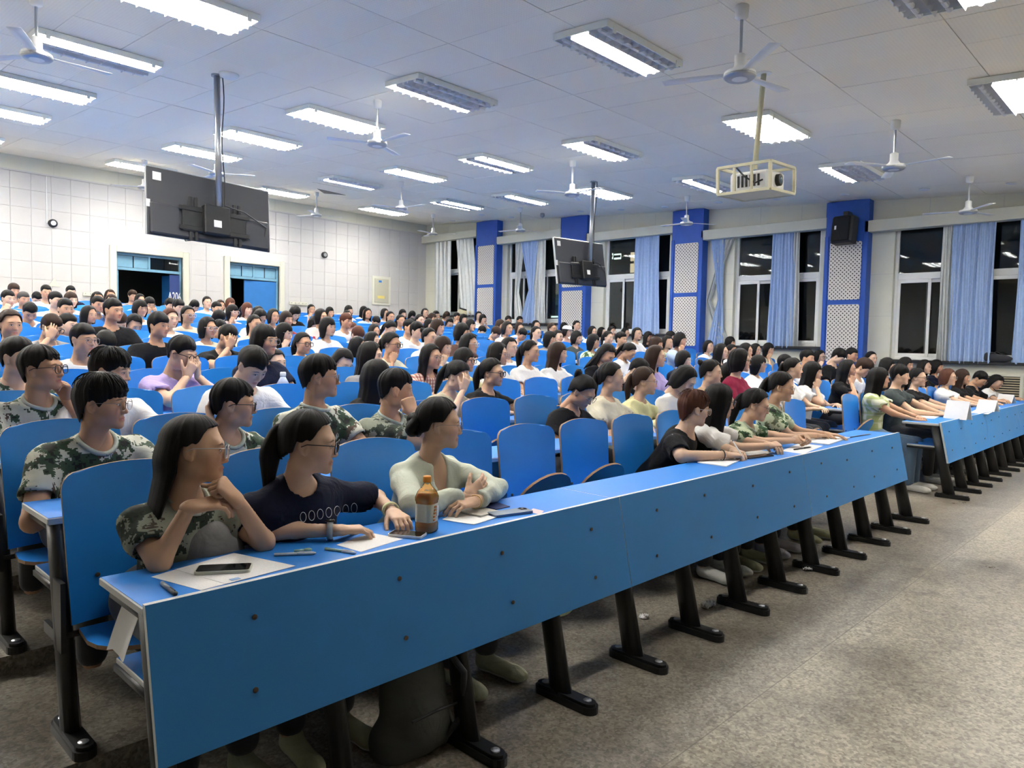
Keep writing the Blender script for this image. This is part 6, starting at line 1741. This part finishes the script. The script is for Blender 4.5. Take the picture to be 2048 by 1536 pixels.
# bottles further back
def bottle(px, k, label, col, capcol, hgt, rad):
    Y = 2.16 + YR(k); w = onY(px, Y); r = empty('water_bottle', (float(w[0]), Y, zdesk(k))); tag(r, label, 'bottle')
    m = MB().mat(col); m.lathe([(rad * .9, 0), (rad, .01), (rad, hgt * .35), (rad * .93, hgt * .40), (rad, hgt * .45), (rad, hgt * .68), (rad * .55, hgt * .82), (rad * .40, hgt * .88)], n=18); m.build('bottle_body', r, True)
    m = MB().mat(capcol); m.lathe([(rad * .48, hgt * .87), (rad * .5, hgt * .9), (rad * .5, hgt * .98), (rad * .4, hgt)], n=16); m.build('cap', r, True)
    m = MB().mat(M['paper']); m.lathe([(rad * 1.02, hgt * .48), (rad * 1.02, hgt * .64)], n=18); m.build('label', r, True)
pale = plain('pale_blue_plastic', (.45, .52, .68), .25)
bottle((566, 760), 3, 'pale blue water bottle behind the boys in camouflage', pale, M['white'], .25, .042)
bottle((628, 662), 7, 'clear bottle with red cap in the eighth row', clear, plain('red_cap', (.6, .03, .05), .4), .23, .032)
bottle((1246, 790), 3, 'small clear bottle beside the cream-shirted student', clear, M['white'], .20, .030)
bottle((884, 700), 5, 'pale green drink carton-shaped bottle in the sixth row', mint, M['white'], .17, .036)
bottle((880, 662), 8, 'dark tumbler in the ninth row', M['blackp'], M['blackp'], .18, .034)

# bags, litter and odds under the desks
def blob(name, label, cat, loc, prims, res, mat, col=None, lo=(-.25, -.2, -.02), hi=(.25, .2, .5)):
    f = Field(lo, hi, res)
    for q in prims:
        if q[0] == 'e': f.ell(q[1], q[2], q[3] if len(q) > 3 else .03)
        else: f.cap(q[1], q[2], q[3], q[4], q[5] if len(q) > 5 else .03)
    V, F = f.surf(); V[:, 2] = np.maximum(V[:, 2], 0.0); r = empty(name, loc); tag(r, label, cat)
    o = bpy.data.objects.new('bag_body', mkmesh('bag_body', V, F, [mat])); link(o, r)
    if col: o.color = (*col, 1)
    return r
r = blob('backpack', 'grey backpack standing on the floor under the front desk', 'backpack', (1.62, 2.02, 0), [('e', (0, 0, .20), (.13, .10, .22), .03), ('e', (0, -.08, .12), (.10, .05, .11), .03), ('c', (-.08, 0, .05), (.08, 0, .05), .09, .09)], .012, M['tee'], (.10, .105, .10))
m = MB().mat(M['darkcloth']); m.tube([(.06, -.10, .38), (.12, -.14, .28), (.13, -.13, .12), (.08, -.10, .05)], .012, 8); m.build('strap', r, True); m = MB().mat(M['blackp']); m.tube([(-.1, -.125, .17), (0, -.135, .18), (.1, -.125, .17)], .005, 6); m.build('zip', r)
r = blob('carrier_bag', 'pale green plastic carrier bag hanging under the front desk', 'bag', (2.52, 2.12, .22), [('e', (0, 0, .12), (.14, .06, .13), .03), ('e', (.05, 0, .05), (.08, .05, .06), .03)], .012, M['tee'], (.50, .62, .42), hi=(.25, .2, .35))
m = MB().mat(M['white']); m.tube([(-.07, 0, .22), (-.04, 0, .28), (0, 0, .30), (.04, 0, .28), (.07, 0, .22)], .006, 6); m.build('handle', r, True)
r = blob('shoulder_bag', 'grey cloth bag on the lap of the girl in dark camouflage', 'bag', (1.04, 2.40, .58), [('e', (0, 0, .12), (.13, .09, .15), .03)], .012, M['tee'], (.20, .20, .20), hi=(.25, .2, .35))
r = blob('cloth_bag', 'purple bag stuffed on the shelf at the end of the second row desk', 'bag', (6.35, 2.17 + YR(1), fz(1) + .515), [('e', (0, 0, .07), (.20, .10, .08), .03), ('e', (-.1, 0, .05), (.10, .09, .06), .03)], .012, M['tee'], (.20, .14, .24), hi=(.25, .2, .25))
m = MB().mat(M['darkcloth']); m.tube([(-.12, -.08, .10), (-.02, -.10, .15), (.10, -.08, .10)], .008, 6); m.build('strap', r, True)
for i in range(3):
    m = MB().mat(M['paper']); m.bbox(-.13, .13, -.095, .095, .001, .013, .001); m.mat((plain('book_blue', (.04, .12, .35), .5), M['paper'], plain('book_teal', (.05, .25, .35), .5))[i]); m.box(-.132, .132, -.097, .097, .013, .015); m.box(-.132, .132, -.097, .097, 0, .001)
    o = m.build('book'); o.location = (6.72, 2.15 + YR(1), fz(1) + .514 + i * .0155); o.rotation_euler = (0, 0, .05 * i - .03); tag(o, 'book on the end shelf of the second row desk, %s of the pile' % ('bottom', 'middle', 'top')[i], 'book', 'books on the end shelf')
r = blob('sack', 'black bag slumped on the front window sill', 'bag', (14.36, 2.62, 1.337), [('e', (0, 0, .06), (.07, .22, .07), .03), ('e', (0, .1, .10), (.06, .10, .07), .03)], .014, M['darkcloth'], hi=(.25, .3, .3), lo=(-.2, -.3, -.02))
m = MB().mat(M['blackp']); m.tube([(-.05, -.1, .12), (-.06, 0, .17), (-.05, .1, .14)], .007, 6); m.build('strap', r, True)
r = blob('cloth_bundle', 'cream and black cloth bundle on the rear window sill', 'bundle', (14.36, 15.75, 2.302), [('e', (0, 0, .07), (.07, .30, .08), .03), ('e', (0, .12, .13), (.06, .16, .08), .03)], .016, M['tee'], (.62, .58, .40), hi=(.25, .4, .3), lo=(-.2, -.4, -.02))
m = MB().mat(M['blackp']); m.tube([(-.06, -.15, .14), (-.075, 0, .17), (-.06, .14, .20)], .02, 8); m.build('strap', r, True)
def tissue(px, label, s, seed):
    p = onZ(px, 0.0); rs = np.random.default_rng(seed); n = 9; v = []
    for j in range(n):
        for i in range(n):
            x = (i / (n - 1) - .5) * s; y = (j / (n - 1) - .5) * s * .7; v.append((x + rs.normal() * .004, y + rs.normal() * .004, .004 + abs(math.sin(i * 1.3 + seed) * math.cos(j * 1.1)) * s * .32 + rs.uniform(0, .006)))
    f = [[j * n + i, j * n + i + 1, (j + 1) * n + i + 1, (j + 1) * n + i] for j in range(n - 1) for i in range(n - 1)]; A = np.array(v); low = A - np.array([0, 0, .003]); low[:, 2] = np.maximum(low[:, 2], .0005)
    m = MB().mat(M['paper']); m.add(list(v) + list(map(tuple, low)), f + [[q + n * n for q in g[::-1]] for g in f]); o = m.build('tissue', None, True); o.location = (p[0], p[1], 0); tag(o, label, 'tissue', 'crumpled tissues on the floor')
tissue((1617, 1141), 'crumpled white tissue on the floor by the front desk feet, furthest right', .07, 1)
tissue((1415, 1215), 'torn white tissue on the floor between two desk feet', .09, 2)
tissue((1288, 1236), 'small white tissue beside the middle desk foot', .05, 3)
# sheet hanging off the shelf at the left end
m = MB().mat(M['paper']); v = []
for j in range(7):
    for i in range(5): t = j / 6; v.append((.76 - .05 * t + .008 * math.sin(i), 2.16 + .12 * i / 4 + .03 * t, .70 - .17 * t + .010 * math.sin(i * 1.6 + t * 3)))
f = [[j * 5 + i, j * 5 + i + 1, (j + 1) * 5 + i + 1, (j + 1) * 5 + i] for j in range(6) for i in range(4)]; A = [(x + .001, y, z) for x, y, z in v]
m.add(v + A, f + [[q + 35 for q in g[::-1]] for g in f]); tag(m.build('paper_sheet', None, True), 'grey-white sheet sticking out under the left end of the front desk', 'paper')

# worn bands, hair ties and held pens
def band(who, s, col, name, rad=.030, w=.012, back=.02, face=False):
    a = who['arms'][s]; el, wr = a[0], a[1]; d = (wr - el) / np.linalg.norm(wr - el); c = wr - d * back; u_ = np.cross(d, V3(0, 0, 1)); u_ /= np.linalg.norm(u_); v_ = np.cross(u_, d)
    m = MB().mat(col); n = 20; V = []; f = []
    for t, r_ in ((-w, rad), (-w, rad + .004), (w, rad + .004), (w, rad)):
        for j in range(n): an = 2 * math.pi * j / n; V.append(c + d * t + r_ * (u_ * math.cos(an) + v_ * math.sin(an)))
    for i in range(4):
        for j in range(n): f.append([i * n + j, i * n + (j + 1) % n, ((i + 1) % 4) * n + (j + 1) % n, ((i + 1) % 4) * n + j])
    m.add(V, f)
    if face: m.mat(GLS); q = c + v_ * (rad + .004); m.add([q + d * a_ + u_ * b_ + v_ * z_ for z_ in (0, .006) for a_, b_ in ((-.016, -.011), (.016, -.011), (.016, .011), (-.016, .011))], [[0, 3, 2, 1], [4, 5, 6, 7], [0, 1, 5, 4], [1, 2, 6, 5], [2, 3, 7, 6], [3, 0, 4, 7]])
    return m.build(name, who['obj'], True)
band(FRONT[1], -1, plain('watch_band', (.35, .38, .40), .5), 'wristwatch', .029, .010, .028, True)
band(FRONT[1], 1, plain('scrunchie', (.62, .62, .34), .8), 'wristband', .030, .011, .03)
band(FRONT[3], -1, M['blackp'], 'wristband', .031, .003, .03)
band(FRONT[2], 1, plain('gold_bangle', (.70, .50, .22), .3, metal=.9), 'bangle', .026, .002, -.005)

# looped print across the front of the navy tee: outlines laid on the cloth
from mathutils.bvhtree import BVHTree
tee_o = [c for c in FRONT[1]['obj'].children if c.name.startswith('shirt')][0]
bpy.context.view_layer.update()
bv = BVHTree.FromPolygons([tuple(v.co) for v in tee_o.data.vertices], [tuple(q.vertices) for q in tee_o.data.polygons]); mi = tee_o.matrix_world.inverted()
m = MB().mat(M['white'])
for i in range(7):
    cx = 606 + i * 17; cyp = 1034 - i * 3; P = []
    for j in range(13):
        w = 2 * math.pi * j / 12; px = (cx + 6 * math.cos(w), cyp + 10 * math.sin(w)); d = Vector(tuple(ray(px))); h = bv.ray_cast(mi @ Vector(tuple(CAM0)), (mi.to_3x3() @ d).normalized())
        if h[0] is not None: P.append(tuple(h[0] + h[1] * .0012))
    if len(P) > 6: m.tube(P, .0011, 5)
if m.v: m.build('chest_print', tee_o)
# pink hair tie of the same girl
hr = [c for c in FRONT[1]['obj'].children if c.name.startswith('hair')][0]
m = MB().mat(plain('pink_tie', (.70, .38, .36), .7)); m.tube([(.019 * math.cos(2 * math.pi * i / 16), .112, .052 + .019 * math.sin(2 * math.pi * i / 16)) for i in range(17)], .006, 8, cap=False); q = m.build('hair_tie', FRONT[1]['obj'], True); q.matrix_local = hr.matrix_local
# pen in the writing hand of the auburn-haired person
w_ = FRONT[3]['arms'][-1][1] + V3(FRONT[3]['x'], YHIP, 0); r = empty('pen', (0, 0, 0)); tag(r, 'white pen held by the auburn-haired person', 'pen')
m = MB().mat(M['white']); a_ = w_ + V3(.075, -.085, -.028); b_ = w_ + V3(.045, -.02, .085); m.tube([a_, a_ + (b_ - a_) * .1, b_], [.001, .0042, .0042], 10); m.build('barrel', r, True); m = MB().mat(greyp); m.tube([b_, b_ + (b_ - a_) * .08], .0036, 8); m.build('button', r, True)
